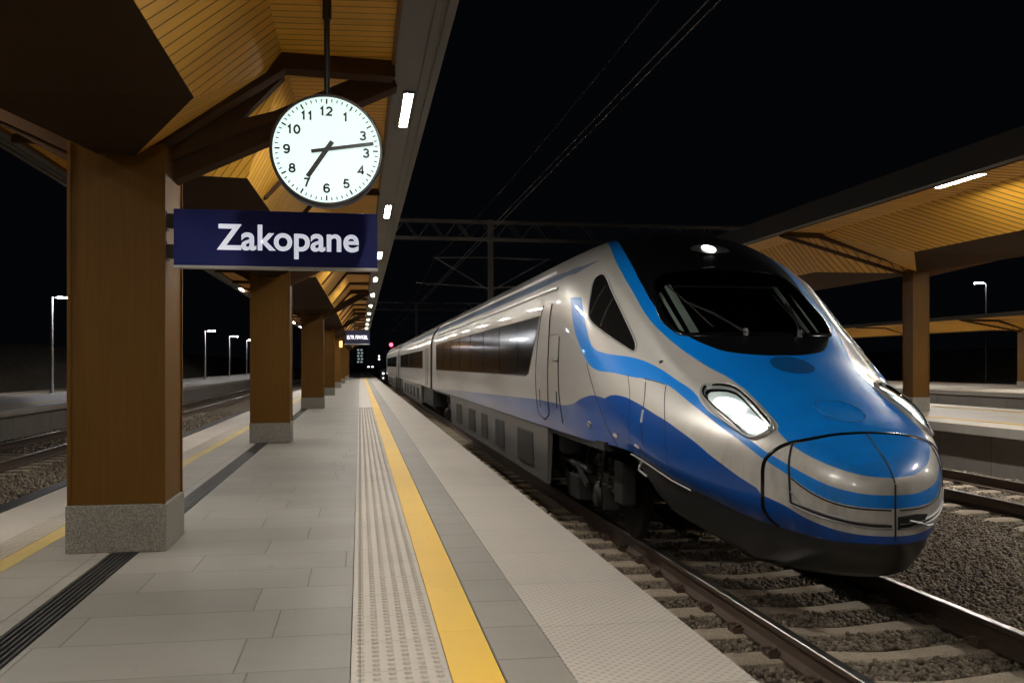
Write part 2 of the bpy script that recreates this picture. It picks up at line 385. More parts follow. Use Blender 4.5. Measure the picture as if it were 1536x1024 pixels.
# ------------------------------------------------------------------ tracks
def rail(x, y0, y1, label):
    prof = [(-.07, 0), (-.07, .012), (-.012, .035), (-.010, .12), (-.034, .135), (-.035, .165), (-.028, .172), (.028, .172), (.035, .165), (.034, .135), (.010, .12), (.012, .035), (.07, .012), (.07, 0)]
    b = MB(); n = len(prof); z0 = ZR-.172; hd = MB()
    for k in range(n):
        a, c = prof[k], prof[(k+1) % n]; tgt = hd if k in (5, 6, 7) else b
        tgt.face([(x+a[0], y0, z0+a[1]), (x+c[0], y0, z0+c[1]), (x+c[0], y1, z0+c[1]), (x+a[0], y1, z0+a[1])])
    o = b.build('rail', 'rail_rust'); tag(o, label, 'rail', 'railway rails'); child(hd.build('running_surface', 'rail_head'), o)
    return o
def sleeper_mesh():
    b = MB(); xs = np.linspace(-1.27, 1.27, 17); rings = []
    for x in xs:
        a = abs(x); dip = .035*math.exp(-(a/.42)**2); wd = .145-.035*math.exp(-(a/.5)**2); zt = -.018-dip-(.03 if a > 1.2 else 0)
        rings.append([(x, -wd, -.2), (x, -wd*.82, zt-.012), (x, -wd*.7, zt), (x, wd*.7, zt), (x, wd*.82, zt-.012), (x, wd, -.2)])
    for A, B in zip(rings, rings[1:]):
        for k in range(6): b.face([A[k], A[(k+1) % 6], B[(k+1) % 6], B[k]])
    b.face(rings[0]); b.face(rings[-1]); return b
smesh = sleeper_mesh().build('concrete_sleeper', 'sleeper_concrete', smooth=True); sme = smesh.data; bpy.data.objects.remove(smesh)
clip_b = MB()
clip_b.box(-.035+.03, .035+.03, -.06, .06, -.02, .025); clip_b.tube([(.08, -.05, .015), (.07, -.055, .03), (.015, -.03, .034), (.01, .03, .034), (.07, .055, .03), (.08, .05, .015)], .013, 6)
cl = clip_b.build('rail_clip', 'rail_rust'); clm = cl.data; bpy.data.objects.remove(cl)
def sleepers(xc, y0, n, label, group, clips=0):
    for k in range(n):
        o = bpy.data.objects.new('concrete_sleeper', sme); o.location = (xc+random.uniform(-.012, .012), y0+.6*k, ZR-.172+.012); o.rotation_euler = (0, random.uniform(-.004, .004), random.uniform(-.012, .012)); COL.objects.link(o); tag(o, label, 'sleeper', group)
        if k < clips:
            for s in (-1, 1):
                for e in (-1, 1): c = bpy.data.objects.new('rail_clip', clm); c.location = (s*.75+e*.06, 0, 0); c.rotation_euler = (0, 0, 0 if e > 0 else math.pi); COL.objects.link(c); c.parent = o
T1, T2, TL = 3.54, 9.0, -7.2
rail(T1-.75, -2, 200, 'rusty steel rail beside the central platform, left one under the train'); rail(T1+.75, -2, 200, 'rail with a bright polished head running out from under the right of the train nose')
rail(T2-.75, -2, 200, 'rail of the empty right track, nearer the train'); rail(T2+.75, -2, 200, 'rail of the empty right track, below the concrete platform wall')
rail(TL-.7, -2, 200, 'rail of the empty left track, below the lamp post platform'); rail(TL+.75, -2, 200, 'rail of the empty left track, nearer the wooden columns')
sleepers(T1, 3.44, 92, 'tan concrete sleeper under the train track', 'sleepers of the train track', 14)
sleepers(T2, 5.2, 44, 'concrete sleeper of the empty track right of the train', 'sleepers of the right track')
sleepers(TL, 4., 60, 'dim concrete sleeper of the empty track left of the columns', 'sleepers of the left track')
# ballast stones
def stones(regions, name):
    ico = np.array([(0, 0, 1)]+[(math.cos(a)*.894, math.sin(a)*.894, .447) for a in np.arange(5)*2*math.pi/5]+[(math.cos(a)*.894, math.sin(a)*.894, -.447) for a in (np.arange(5)+.5)*2*math.pi/5]+[(0, 0, -1)])
    fc = [(0, 1+k, 1+(k+1) % 5) for k in range(5)]+[(1+k, 6+k, 1+(k+1) % 5) for k in range(5)]+[(1+(k+1) % 5, 6+k, 6+(k+1) % 5) for k in range(5)]+[(11, 6+(k+1) % 5, 6+k) for k in range(5)]
    fc = np.array(fc); V = []; n = 0; U = []
    for x0, x1, y0, y1, z, dens, sz in regions:
        m = int((x1-x0)*(y1-y0)*dens); c = np.stack([rng.uniform(x0, x1, m), rng.uniform(y0, y1, m), z+rng.normal(0, .010, m)], -1)
        s = sz*rng.uniform(.6, 1.35, m)[:, None]*rng.uniform(.7, 1.2, (m, 3))
        a = rng.uniform(0, 6.283, m); tl = rng.uniform(-.7, .7, m)
        v = ico[None]*(1+rng.uniform(-.25, .25, (m, 12, 1)))*s[:, None]
        y_, z_ = v[..., 1]*np.cos(tl)[:, None]-v[..., 2]*np.sin(tl)[:, None], v[..., 1]*np.sin(tl)[:, None]+v[..., 2]*np.cos(tl)[:, None]
        x_ = v[..., 0]; v = np.stack([x_*np.cos(a)[:, None]-y_*np.sin(a)[:, None], x_*np.sin(a)[:, None]+y_*np.cos(a)[:, None], z_], -1)+c[:, None]
        V.append(v.reshape(-1, 3)); U.append(rng.random(m)); n += m
    V = np.concatenate(V); U = np.concatenate(U); idx = (np.arange(n)[:, None, None]*12+fc[None]).reshape(-1)
    me = bpy.data.meshes.new(name); nf = n*20; me.vertices.add(len(V)); me.vertices.foreach_set('co', V.astype(np.float32).ravel()); me.loops.add(nf*3); me.loops.foreach_set('vertex_index', idx.astype(np.int32))
    me.polygons.add(nf); me.polygons.foreach_set('loop_start', np.arange(nf, dtype=np.int32)*3); me.polygons.foreach_set('loop_total', np.full(nf, 3, np.int32))
    uvl = me.uv_layers.new(name='UVMap'); uvl.data.foreach_set('uv', np.stack([np.repeat(U, 60), np.zeros(nf*3)], -1).astype(np.float32).ravel())
    me.update(); me.validate(); me.materials.append(M['stone']); return tag(lk(bpy.data.objects.new(name, me)), kind='stuff')
st = []
zc_ = ZG-.002
for k in range(14):
    y0 = 3.44+.6*k+.11; st.append((1.50, 4.8, y0, y0+.38, zc_, 1200, .019))
st += [(4.6, 8.2, 5.2, 13., zc_, 1250, .019), (4.6, 11.0, 13., 24., zc_, 330, .030), (8.2, 10.95, 7., 13., zc_, 520, .029), (1.5, 2.5, 11.8, 24, zc_, 420, .030), (-6.3, -4.7, 8, 22, zc_, 300, .033), (-9, -4.7, 22, 40, zc_, 70, .045)]
stones(st, 'ballast_stones')
# ------------------------------------------------------------------ canopies
def canopy(label, cols, y0, y1, zs, zt, zf, sp, xf, xe, xo, fasc, soffit='plank_amber', ribs=3, hc=.3, fl=1.15):
    """cols: [(x, y)] column centres; soffit heights zs (spine), zt (column head), zf (flat wings); half widths sp < xf < xe < xo"""
    base = empty('platform_canopy', (cols[0][0], cols[0][1], 0), label, 'canopy')
    xs = lambda y: float(np.interp(y, [c[1] for c in cols], [c[0] for c in cols]))
    spine, sof, rib = MB(), MB(), MB()
    def P(y, dx, z): return (xs(y)+dx, y, z)
    cuts = [y0]
    segs = []
    ys = sorted(c[1] for c in cols)
    for i, yc in enumerate(ys):
        a = y0 if i == 0 else (ys[i-1]+yc)/2; c = y1 if i == len(ys)-1 else (ys[i+1]+yc)/2
        nw = .12
        for s, far in ((-1, a), (1, c)):
            yh, yf = yc+s*hc*.98, yc+s*fl
            spine.plank([P(yh, -nw, zt), P(yh, nw, zt), P(yf, sp, zs), P(yf, -sp, zs)], (1, 0, 0))
            spine.plank([P(yf, -sp, zs), P(yf, sp, zs), P(far, sp, zs), P(far, -sp, zs)], (1, 0, 0))
            for d in (-1, 1):
                F1, F2, Fm = P(yh, d*nw, zt), P(yf, d*sp, zs), P(far, d*sp, zs)
                V, Vm = P(yc, d*xf, zf), P(far, d*xf, zf); R = P(yc, d*nw, zt+.05)
                dirn = Vector(V)-Vector(P(yc+s*fl*.45, d*sp, zs))
                sof.plank([F2, Fm, Vm, V], dirn); sof.plank([F1, F2, V], dirn); sof.plank([R, F1, V], dirn)
                E0, E1 = (xs(yc)+d*xf, yc, zf), None
                X = BX(d)
                sof.plank([V, Vm, (X, far, zf+.02), (X, yc, zf+.02)], (1, 0, 0))
    for i, yc in enumerate(ys):
        nxt = ys[i+1] if i+1 < len(ys) else y1
        if nxt < 2: continue
        for d in (-1, 1):
            x = xs(yc); X = BX(d)
            def rb(pts, w_, h_): r_ = MB(); r_.bent(pts, w_, h_); part(r_, 'rib', 'rib_wood', base)
            rb([(x+d*hc*.6, yc+.10, zt-.06), (X, yc+.10, zf-.02)], .17 if BX(1) < 1 and d > 0 else .10, .17 if d > 0 else .07)
            rb([(x+d*hc*.6, yc-.16, zt+.10), (x+d*xf, yc-.22, zf-.05), (X, yc-.10, zf-.03)], .15, .12)
            if BX(1) < 1:
                def wp_(fx, fz): return Vector((x+d*(hc*.6+fx*(xf-hc*.6)), yc-.02, zt-.04+fz*(zf-zt)))
                N_, Mm = wp_(.66, .50), wp_(.0, .13); wb_ = MB(); o1, o2 = Vector((0, -.05, 0)), Vector((0, .05, 0))
                for q0 in ([wp_(0, .02), wp_(1.25, .70), N_, Mm], [Mm, N_, wp_(1.0, .93), wp_(0, .22)]):
                    wb_.plank([p+o1 for p in q0], (1, 0, .4)); wb_.plank([p+o2 for p in q0][::-1], (1, 0, .4))
                    for m_ in range(4):
                        if {m_} & ({1, 3} if q0[0] != Mm else {1, 3}) or (q0[0] == Mm and m_ == 2) or (q0[0] != Mm and m_ == 0): wb_.plank([q0[m_]+o1, q0[(m_+1) % 4]+o1, q0[(m_+1) % 4]+o2, q0[m_]+o2], (1, 0, .4))
                if i < 5: part(wb_, 'web_plate', 'rib_wood', base)
            if i < 4: rb([(x+d*(xf-.06), yc-.9, zf-.01), (x+d*(xf-.10), yc+.6, zf-.02)], .035, .05)
            for k in range(1, ribs+1):
                y = yc+(nxt-yc)*k/(ribs+1)
                if y > y1-.3 or (y < 5.5 and ribs > 1) or y < -2: continue
                rb([(xs(y)+d*sp*1.0, y, zs+.03), (xs(y)+d*xf, y+.25, zf-.02), (X, y+.32, zf-.01)], .06, .09)
    a = part(spine, 'spine_panel', 'spine_wood', base); a2 = part(sof, 'timber_soffit', soffit, base)
    rf = MB()
    for d in (-1, 1):
        X0, X1 = BX(d), OX(d); lo, hi = sorted((X0, X1))
        es = MB(); es.box(lo, hi, y0, y1, zf+.005, zf+.045, 1); part(es, 'edge_soffit', 'strip_metal', base)
        f0, f1 = sorted((X1, X1+d*.05)); ft = MB(); ft.box(f0, f1, y0, y1, zf-.015, zf+fasc, 1); part(ft, 'fascia', 'strip_metal', base)
        t0, t1 = sorted((X0-d*.012, X0+d*.014)); tr = MB(); tr.box(t0, t1, y0, y1, zf-.012, zf+.03, 1); part(tr, 'trim_strip', 'column_wood', base)
        jb0, jb1 = sorted((X1-d*.075, X1-d*.068)); ft = MB(); ft.box(jb0, jb1, y0, y1, zf-.002, zf+.004, 1); part(ft, 'joint_strip', 'dark_metal', base)
    lo, hi = sorted((OX(-1), OX(1))); rf.box(lo, hi, y0, y1, zf+.12, zf+fasc-.01, 1); part(rf, 'roof_slab', 'dark_metal', base)
    return base
def column(x, y, zt, ztop, label, group, w=.3, plinth=.307, z0=0., parts=True):
    base = empty('timber_column', (x, y, z0), label, 'column', group)
    sh = MB(); d = w-.012
    for sx, sy in ((-1, -1), (1, -1), (1, 1), (-1, 1)): pass
    hx = [(-d, -d), (d, -d), (d, d), (-d, d)]
    for k in range(4):
        (ax, ay), (bx_, by) = hx[k], hx[(k+1) % 4]
        front = k in (0, 2); q = [(x+ax, y+ay, z0+plinth), (x+bx_, y+by, z0+plinth), (x+bx_, y+by, ztop if not front else zt), (x+ax, y+ay, ztop if not front else zt)]
        if front: q = [q[0], q[1], (x+bx_, y+by, zt+.09), (x+bx_*.38, y+by, zt-.002), (x+ax*.38, y+ay, zt-.002), (x+ax, y+ay, zt+.09)]
        else: q[2] = (x+bx_, y+by, zt+.09); q[3] = (x+ax, y+ay, zt+.09)
        sh.plank(q, (0, 0, 1))
    s_ = part(sh, 'shaft', 'column_wood', base, merge=False)
    pb = MB(); pb.box(x-w-.008, x+w+.008, y-w-.008, y+w+.008, z0, z0+plinth-.004); part(pb, 'stone_plinth', 'plinth_stone', base, bevel=.004)
    if parts:
        for sx in (-1, 1):
            for sy in (-1, 1): tb = MB(); tb.box(x+sx*d-.011, x+sx*d+.011, y+sy*d-.011, y+sy*d+.011, z0+plinth-.002, zt+.07); part(tb, 'corner_trim', 'column_wood', base)
    return base
def strip_light(x, y, z, L, W, label, group, mat='lamp_glow'):
    base = empty('strip_light', (x, y, z), label, 'strip light', group)
    h = MB(); 
    for a in ((x-W/2-.012, x-W/2-.001, y-L/2-.012, y+L/2+.012), (x+W/2+.001, x+W/2+.012, y-L/2-.012, y+L/2+.012), (x-W/2-.001, x+W/2+.001, y-L/2-.012, y-L/2-.001), (x-W/2-.001, x+W/2+.001, y+L/2+.001, y+L/2+.012)): h.box(*a, z-.016, z+.004)
    h.box(x-W/2-.001, x+W/2+.001, y-L/2-.001, y+L/2+.001, z-.001, z+.004); part(h, 'housing', 'steel_grey', base)
    g = MB(); g.box(x-W/2, x+W/2, y-L/2, y+L/2, z-.013, z-.0015); part(g, 'diffuser', mat, base)
    return base
ORD = ['first', 'second', 'third', 'fourth', 'fifth', 'sixth', 'seventh', 'eighth', 'ninth', 'tenth', 'eleventh', 'twelfth', 'thirteenth', 'fourteenth', 'fifteenth', 'sixteenth', 'seventeenth', 'eighteenth']
# central platform
COLS = [(-1.54, -3.0), (-1.54, 6.61), (-1.37, 15.1), (-1.28, 26.3), (-1.28, 37.5), (-1.27, 49.2), (-1.27, 62.), (-1.27, 74.), (-1.27, 86.)]
BX = lambda d: .225 if d > 0 else -3.10
OX = lambda d: .50 if d > 0 else -3.29
canopy('canopy over the near platform with amber planks, dark spine and grey lamp strip', COLS, -8., 92., 2.70, 2.55, 3.26, .62, 1.03, 0, 0, .26)
cl_ = ['massive near timber column with the blue station sign bracketed to its side', 'second timber column, just right of and behind the massive near one', 'third timber column from the camera, standing past the blue sign', 'fourth timber column in the row along the near platform',
       'fifth timber column in the row, left of the hanging display', 'sixth timber column in the row, carrying a small amber box', 'seventh timber column, far down the near platform', 'last distant timber column of the near platform']
for i, (x, y) in enumerate(COLS[1:]): column(x, y, 2.55, 3.2, cl_[i], 'timber columns of the near platform')
column(*COLS[0], 2.55, 3.2, 'timber column behind the photographer on the near platform', 'timber columns of the near platform')
for k in range(19):
    y = -2.55-5+5.05*k
    if k < 3: lab = 'strip light above the photographer on the right canopy edge'
    else: lab = ('strip light beside the clock, nearest and largest on the grey canopy edge' if k == 3 else f'{ORD[k-3]} strip light from the clock along the grey canopy edge')
    strip_light(.365, y, 3.264, 1.0, .062, lab, 'strip lights along the canopy edge by the train')
    if k < 17 and k != 5 and k != 3: strip_light(-3.19, y+3.7, 3.264, 1.0, .062, 'strip light on the left canopy edge over the empty tracks', 'strip lights along the left canopy edge')
# right platform canopy
C2 = [(13.2, 1.5), (13.2, 20.6), (13.2, 39.5), (13.2, 58.)]
BX = lambda d: 13.5+d*3.72
OX = lambda d: 13.5+d*3.9
canopy('large canopy over the platform right of the train, dark fascia and amber planks', C2, -2., 70., 3.62, 3.42, 4.27, 1.45, 2.6, 0, 0, .42, soffit='plank_amber_fine', ribs=1, fl=2.2, hc=.215)
for i, (x, y) in enumerate(C2): column(x, y, 3.42, 4.2, ['column out of frame on the right platform', 'timber column to the right of the train nose under the large canopy', 'timber column hidden behind the train cab on the right platform', 'farthest timber column of the right platform'][i], 'timber columns of the right platform', w=.215, z0=.1, plinth=.33)
for k in (0, 1, 3, 4, 5, 6): strip_light(9.86, 14.15-8.3+8.3*k-.0, 4.27, 1.2, .10, 'long strip light on the right canopy above its timber column' if k == 1 else 'strip light of the right canopy, away from the one above the column', 'strip lights of the right canopy', 'lamp_glow_high')
for k in range(5): strip_light(17.2, 8+9*k, 4.27, 1.2, .10, 'strip light on the far edge of the right canopy', 'strip lights on the far side of the right canopy', 'lamp_glow_high')
# far right canopy
C3 = [(31.8, 22.), (31.8, 40.5), (31.8, 59.), (31.8, 77.)]
BX = lambda d: 31.8+d*3.5
OX = lambda d: 31.8+d*3.62
canopy('distant low canopy at far right beyond the two platforms', C3, 12., 90., 2.95, 2.85, 3.36, .62, 1.7, 0, 0, .17, soffit='plank_amber_fine', ribs=1, fl=1.8)
for i, (x, y) in enumerate(C3): column(x, y, 2.85, 3.3, ['column of the far right canopy, out of frame', 'small distant timber column at the right picture edge', 'timber column of the far right canopy behind the nearer column', 'last timber column of the far right canopy'][i], 'timber columns of the far right canopy', z0=.1, parts=False)
for yl in (15, 22, 29, 35.4, 44.3, 52.5, 60, 68, 77): strip_light(28.45, yl, 3.36, 1.1, .08, 'unseen strip light added to light the distant far right canopy', 'added unseen strip lights of the far right canopy', 'lamp_glow_high')  # lamps added where they stay out of sight, to light this canopy

# ------------------------------------------------------------------ clock
cx, cy, cz = -.184, 5.37, 2.40; R = .312
ck = empty('station_clock', (cx, cy, cz), 'round white station clock with black hands hanging from the timber canopy', 'clock')
b = MB(); b.lathe([(R-.004, .07), (R, .06), (R, -.055), (R-.006, -.066), (R-.016, -.066), (R-.018, -.056)], (cx, cy, cz), 'y', 72); part(b, 'case', 'clock_black', ck, smooth=True)
b = MB(); b.lathe([(R-.0165, -.0575), (R-.0165, -.058)], (cx, cy, cz), 'y', 72); part(b, 'dial', 'clock_face', ck)
yf = cy-.0595
b = MB()
for k in range(60):
    a = 2*math.pi*k/60; big = k % 5 == 0; r1, r0, wd = .284, (.255 if big else .266), (.0095 if big else .0062)
    s, c = math.sin(a), math.cos(a)
    b.face([(cx+r*s+e*wd/2*c, yf, cz+r*c-e*wd/2*s) for r, e in ((r0, -1), (r0, 1), (r1, 1), (r1, -1))])
part(b, 'minute_marks', 'clock_black', ck)
def arc(cx_, cy_, rx, ry, a0, a1, n=14): return [(cx_+rx*math.cos(math.radians(a0+(a1-a0)*k/n)), cy_+ry*math.sin(math.radians(a0+(a1-a0)*k/n))) for k in range(n+1)]
GLY = {'1': [[(.12, .70), (.34, .93), (.34, .0)]], '2': [arc(.34, .68, .27, .25, 165, -35)+[(.08, .07), (.66, .07)]], '3': [arc(.33, .71, .25, .22, 160, -75)+[(.30, .515)], [(.30, .515)]+arc(.33, .28, .29, .235, 80, -165)],
 '4': [[(.52, .0), (.52, .92), (.06, .27), (.70, .27)]], '5': [[(.60, .93), (.18, .93), (.11, .50)]+arc(.34, .32, .27, .26, 140, -160)], '6': [arc(.37, .60, .29, .33, 35, 178)+arc(.36, .31, .28, .25, 180, -180, 24)],
 '7': [[(.06, .93), (.62, .93), (.42, .55), (.26, .0)]], '8': [arc(.36, .72, .24, .21, 0, 360, 24), arc(.36, .29, .29, .23, 0, 360, 24)], '9': [arc(.33, .34, .29, .33, 215, 358)+arc(.34, .63, .28, .25, 0, 360, 24)], '0': [arc(.36, .5, .29, .43, 0, 360, 28)]}
def glyph(b, ch, x0, z0, k, y, w=.225):
    for P in GLY[ch]:
        P = [Vector((p[0], p[1])) for p in P]; cl = (P[0]-P[-1]).length < 1e-4; n = len(P); L, Rr = [], []
        for i, p in enumerate(P):
            a = P[i-1] if i > 0 else (P[-2] if cl else p); c = P[i+1] if i < n-1 else (P[1] if cl else p)
            t0, t1 = (p-a), (c-p); t0 = t0.normalized() if t0.length > 1e-6 else t1.normalized(); t1 = t1.normalized() if t1.length > 1e-6 else t0
            m = t0+t1; m = m.normalized() if m.length > .2 else t0; nn = Vector((-m.y, m.x)); s_ = 1/max(.45, abs(nn.dot(Vector((-t0.y, t0.x)))))
            L.append(p+nn*(w/2*s_)); Rr.append(p-nn*(w/2*s_))
        for i in range(n-1): b.face([(x0+q.x*k, y, z0+q.y*k) for q in (L[i], L[i+1], Rr[i+1], Rr[i])])
for k, s in enumerate(['12', '1', '3', '3', '4', '5', '6', '7', '8', '9', '10', '11']):
    a = 2*math.pi*k/12
    if k == 2: a = math.radians(66.5)
    if k == 3: a = math.radians(93)
    rr = .218; kk = .0495; px_, pz_ = cx+rr*math.sin(a)*(1 if len(s) == 1 else .94), cz+rr*math.cos(a)*.985-kk/2; dg = MB()
    for m_, ch in enumerate(s): glyph(dg, ch, px_+((m_-len(s)/2)*.74+.02)*kk-(.07*kk if s[0] == '1' else 0), pz_, kk, yf-.0002-.0001*m_)
    part(dg, 'numeral', 'clock_black', ck, merge=False)
def hand(a, r0, r1, w, dy, name):
    s, c = math.sin(a), math.cos(a); b = MB()
    for yy in (0,):
        q = [(cx+r*s+e*w/2*c, cz+r*c-e*w/2*s) for r, e in ((r0, -1), (r0, 1), (r1, 1), (r1, -1))]
    A = [(p[0], yf-dy, p[1]) for p in q]; B = [(p[0], yf-dy-.004, p[1]) for p in q]
    b.face(A); b.face(B[::-1]); [b.face([A[k], A[(k+1) % 4], B[(k+1) % 4], B[k]]) for k in range(4)]
    part(b, name, 'clock_black', ck)
hand(math.radians(81), -.085, .262, .020, .008, 'minute_hand'); hand(math.radians(214), -.055, .185, .026, .003, 'hour_hand')
b = MB(); b.lathe([(.014, -.015), (.014, -.001)], (cx, yf, cz), 'y', 20); part(b, 'hub', 'clock_black', ck)
b = MB(); b.tube([(cx, cy, cz+R-.005), (cx, cy, 3.28)], .0165, 12); b.tube([(cx, cy, 3.15), (cx, cy, 3.27)], .026, 12); b.tube([(cx, cy, cz+R-.01), (cx, cy, cz+R+.03)], .024, 12); part(b, 'hanger_rod', 'clock_black', ck, smooth=True)

# ------------------------------------------------------------------ station sign
sx0, sx1, sy, z0_, z1_ = -1.205, .117, 6.43, 1.842, 2.222
sg = empty('station_sign', ((sx0+sx1)/2, sy, z0_), 'blue station name sign with white lettering fixed to the near column', 'station sign')
b = MB(); b.box(sx0, sx1, sy-.04, sy+.04, z0_+.012, z1_); part(b, 'panel', 'sign_blue', sg, bevel=.003)
b = MB(); b.box(sx0-.002, sx1+.004, sy-.046, sy+.046, z0_-.006, z0_+.0115); part(b, 'bottom_rail', 'galvanised', sg)
put_text('Zakopane', .165, .925, .021, lambda u, v: (-.470+u, sy-.0412, z0_+.122+v), 'lettering', 'brightened_lettering', sg)  # small glow added so the letters read brighter
for zz in (1.90, 2.10):
    b = MB(); b.box(-1.256, sx0-.002, sy-.035, sy+.035, zz, zz+.09); b.box(-1.262, -1.246, sy-.05, sy+.05, zz-.015, zz+.105); part(b, 'bracket', 'black_rubber', sg)
# hanging display further along
y = 34.8; ds = empty('hanging_display', (-.1, y, 1.95), 'small dark hanging display with lit white characters over the platform', 'display board')
b = MB(); b.box(-.54, .35, y-.08, y+.08, 1.97, 2.46); part(b, 'panel', 'sign_dark', ds)
b = MB(); b.box(-.55, .36, y-.09, y+.09, 1.945, 1.969); part(b, 'bottom_rail', 'galvanised', ds)
b = MB(); b.tube([(-.2, y, 2.46), (-.2, y, 3.26)], .022, 8); part(b, 'hanger_rod', 'dark_metal', ds)
put_text('IS/7R FIWKBL', .14, .76, .02, lambda u, v: (-.09+u, y-.0815, 2.14+v), 'lettering', 'display_text', ds)
# amber box on the sixth column
b = MB(); b.box(-1.06, -.90, 48.82, 49.12, 2.10, 2.42); o = b.build('amber_box', 'amber_glow', bevel=.01); tag(o, 'small glowing amber box fixed to a column far down the platform', 'lit box')
b = MB(); b.box(-1.065, -.895, 48.815, 49.125, 2.42, 2.45); child(b.build('hood', 'dark_metal'), o)

# ------------------------------------------------------------------ lamp posts
def lamp_post(x, y, z, label, group, h=4.0, arm=1, heads=2):
    base = empty('lamp_post', (x, y, z), label, 'lamp post', group)
    b = MB(); b.tube([(x, y, z), (x, y, z+.5), (x, y, h+.03)], [.075, .062, .045], 10); b.lathe([(.12, 0), (.12, .04), (.08, .05)], (x, y, z), 'z', 12); part(b, 'pole', 'galvanised' if arm > 0 else 'dark_metal', base, smooth=True)
    b = MB(); b.beam((x, y, h), (x+arm*.72, y, h+.02), .05, .05); part(b, 'arm', 'galvanised', base)
    for k in range(heads):
        xx = x+arm*(.34+.34*k); b = MB(); b.box(xx-.13, xx+.13, y-.09, y+.09, h+.025, h+.07); hd = part(b, 'lamp_head', 'galvanised', base)
        g = MB(); g.box(xx-.11, xx+.11, y-.095, y+.08, h-.02, h+.0245); child(g.build('glowing_panel', 'post_glow'), hd)
pl = ['nearest white lamp post, left of the massive near column', 'lamp post half hidden behind the right side of the near column', 'lamp post nearest the near column in the gap before the second column', 'middle lamp post in the gap between the two nearest columns', 'lamp post in the gap, closest to the second column', 'distant lamp post behind the second column']
for (d, lab) in zip((39., 63., 77.6, 92., 106., 122.), pl): lamp_post(-12.7, (d+12.7*math.sin(TH))/math.cos(TH), 0., lab, 'lamp posts on the left platform')
lamp_post(39.5, 54., .1, 'lit lamp post with a short arm beyond the far right canopy', 'lamp posts at far right', h=6.4, arm=-1)

# ------------------------------------------------------------------ catenary portals and wires
def portal(y, xl, xr, posts, zb, zt_, label):
    base = empty('catenary_portal', (posts[0], y, ZG), label, 'catenary portal', 'catenary portals across the tracks')
    for yy in (y-.3, y+.3):
        for z in (zb, zt_): b = MB(); b.beam((xl, yy, z), (xr, yy, z), .09, .09); part(b, 'chord', 'catenary_steel', base)
        n = int((xr-xl)/.62); b = MB(); b.bent([(x_, yy, zb if k % 2 == 0 else zt_) for k, x_ in enumerate(np.linspace(xl, xr, n+1))], .035, .035, up=(0, 1, 0)); part(b, 'lattice', 'catenary_steel', base)
    for px_ in posts:
        b = MB(); b.beam((px_-.0, y, ZG), (px_, y, zt_+.1), .24, .24); part(b, 'post', 'catenary_steel', base)
    for px_, xt in ((posts[0], T1), (posts[0], T2)):
        d = 1 if xt > px_ else -1; b = MB()
        b.tube([(px_, y, 6.35), (xt-d*-.1, y, 6.3)], .03, 6); b.tube([(px_, y, 4.9), (xt+d*.9, y, 5.1)], .03, 6); b.tube([(px_, y, 4.75), (xt, y, 6.3)], .028, 6); b.tube([(xt, y, 5.1), (xt+d*.4, y, 4.97)], .018, 6)
        part(b, 'cantilever', 'catenary_steel', base)
simple('catenary_steel', (.28, .28, .28), .5, .4, .2)
Y1p = (44.9-6.2*math.sin(TH))/math.cos(TH); Y2p = (104-6.2*math.sin(TH))/math.cos(TH)
portal(Y1p, -11., 22., [6.2, 19.2], 7.22, 8.05, 'nearest catenary portal with a lattice truss crossing above the train')
portal(Y2p, -11., 22., [6.2, 19.2], 7.3, 8.1, 'distant catenary portal farther along the tracks')
portal(-14., -11., 22., [6.2, 19.2], 7.3, 8.1, 'catenary portal behind the photographer')
def wire(x, za, sag, label, ys, mat='wire_metal'):
    b = MB()
    for a, c in zip(ys, ys[1:]):
        b.tube([(x, a+(c-a)*k/12, za-sag*(1-(2*k/12-1)**2)) for k in range(13)], .009, 6, cap=False)
    tag(b.build('overhead_wire', mat, smooth=True), label, 'overhead wire')
simple('wire_metal', (.22, .215, .21), .6, 0.); simple('wire_dark', (.035, .034, .033), .6, 0.)
YS = [-14., Y1p, Y2p, 170.]
for xt, nmx in ((T1, 'above the train'),):
    mw_ = 'wire_metal' if xt == T1 else 'wire_dark'; wire(xt, 4.97, .02, f'thin contact wire running {nmx}', YS, mw_); wire(xt, 6.3, .75, f'sagging upper messenger wire {nmx}', YS, 'wire_dark')
wire(T1+.12, 4.97, .02, 'second contact wire close beside the one over the train', YS)

# ------------------------------------------------------------------ far signals and lit tower
def signal(x, y, z0, lights, label, mast=.05):
    base = empty('railway_signal', (x, y, z0), label, 'railway signal')
    top = max(l[0] for l in lights)+.35
    b = MB(); b.tube([(x, y+.2, z0), (x, y+.2, top)], mast, 8); part(b, 'mast', 'dark_metal', base)
    lo = min(l[0] for l in lights)-.3; b = MB(); b.box(x-.22, x+.22, y, y+.15, lo, top); hd = part(b, 'signal_head', 'black_rubber', base, bevel=.03)
    for z, m, r in lights:
        b = MB(); b.lathe([(r, -.03), (r, -.002)], (x, y, z), 'y', 16); child(b.build('lamp', m), hd)
signal(4.9, 150, ZG, [(4.4, 'red_glow', .30)], 'signal post showing a red light above the tail of the train')
signal(5.0, 250, ZG, [(3.5, 'white_glow', .22), (2.7, 'white_glow', .26)], 'far signal with two small white lights, left of the red one')
signal(2.0, 82, ZG, [(.45, 'white_glow', .09), (.05, 'white_glow', .06)], 'low ground signal with two white lights by the train tail')
y = 300.; bd = empty('lit_tower', (0, y, ZG), 'distant dark stair tower with stacked lit windows beyond the platform', 'tower')
b = MB(); b.box(-1.6, 1.9, y, y+4, ZG, 6.8); part(b, 'wall', 'building_wall', bd)
for r in range(5):
    for c in range(2):
        if (r, c) in ((4, 1), (2, 0)): pass
        zz = 1.9+r*.95; xx = -.9+c*1.05+.18*(r % 2); b = MB(); b.box(xx, xx+.62, y-.05, y-.002, zz, zz+.42); part(b, 'window', 'window_glow', bd)
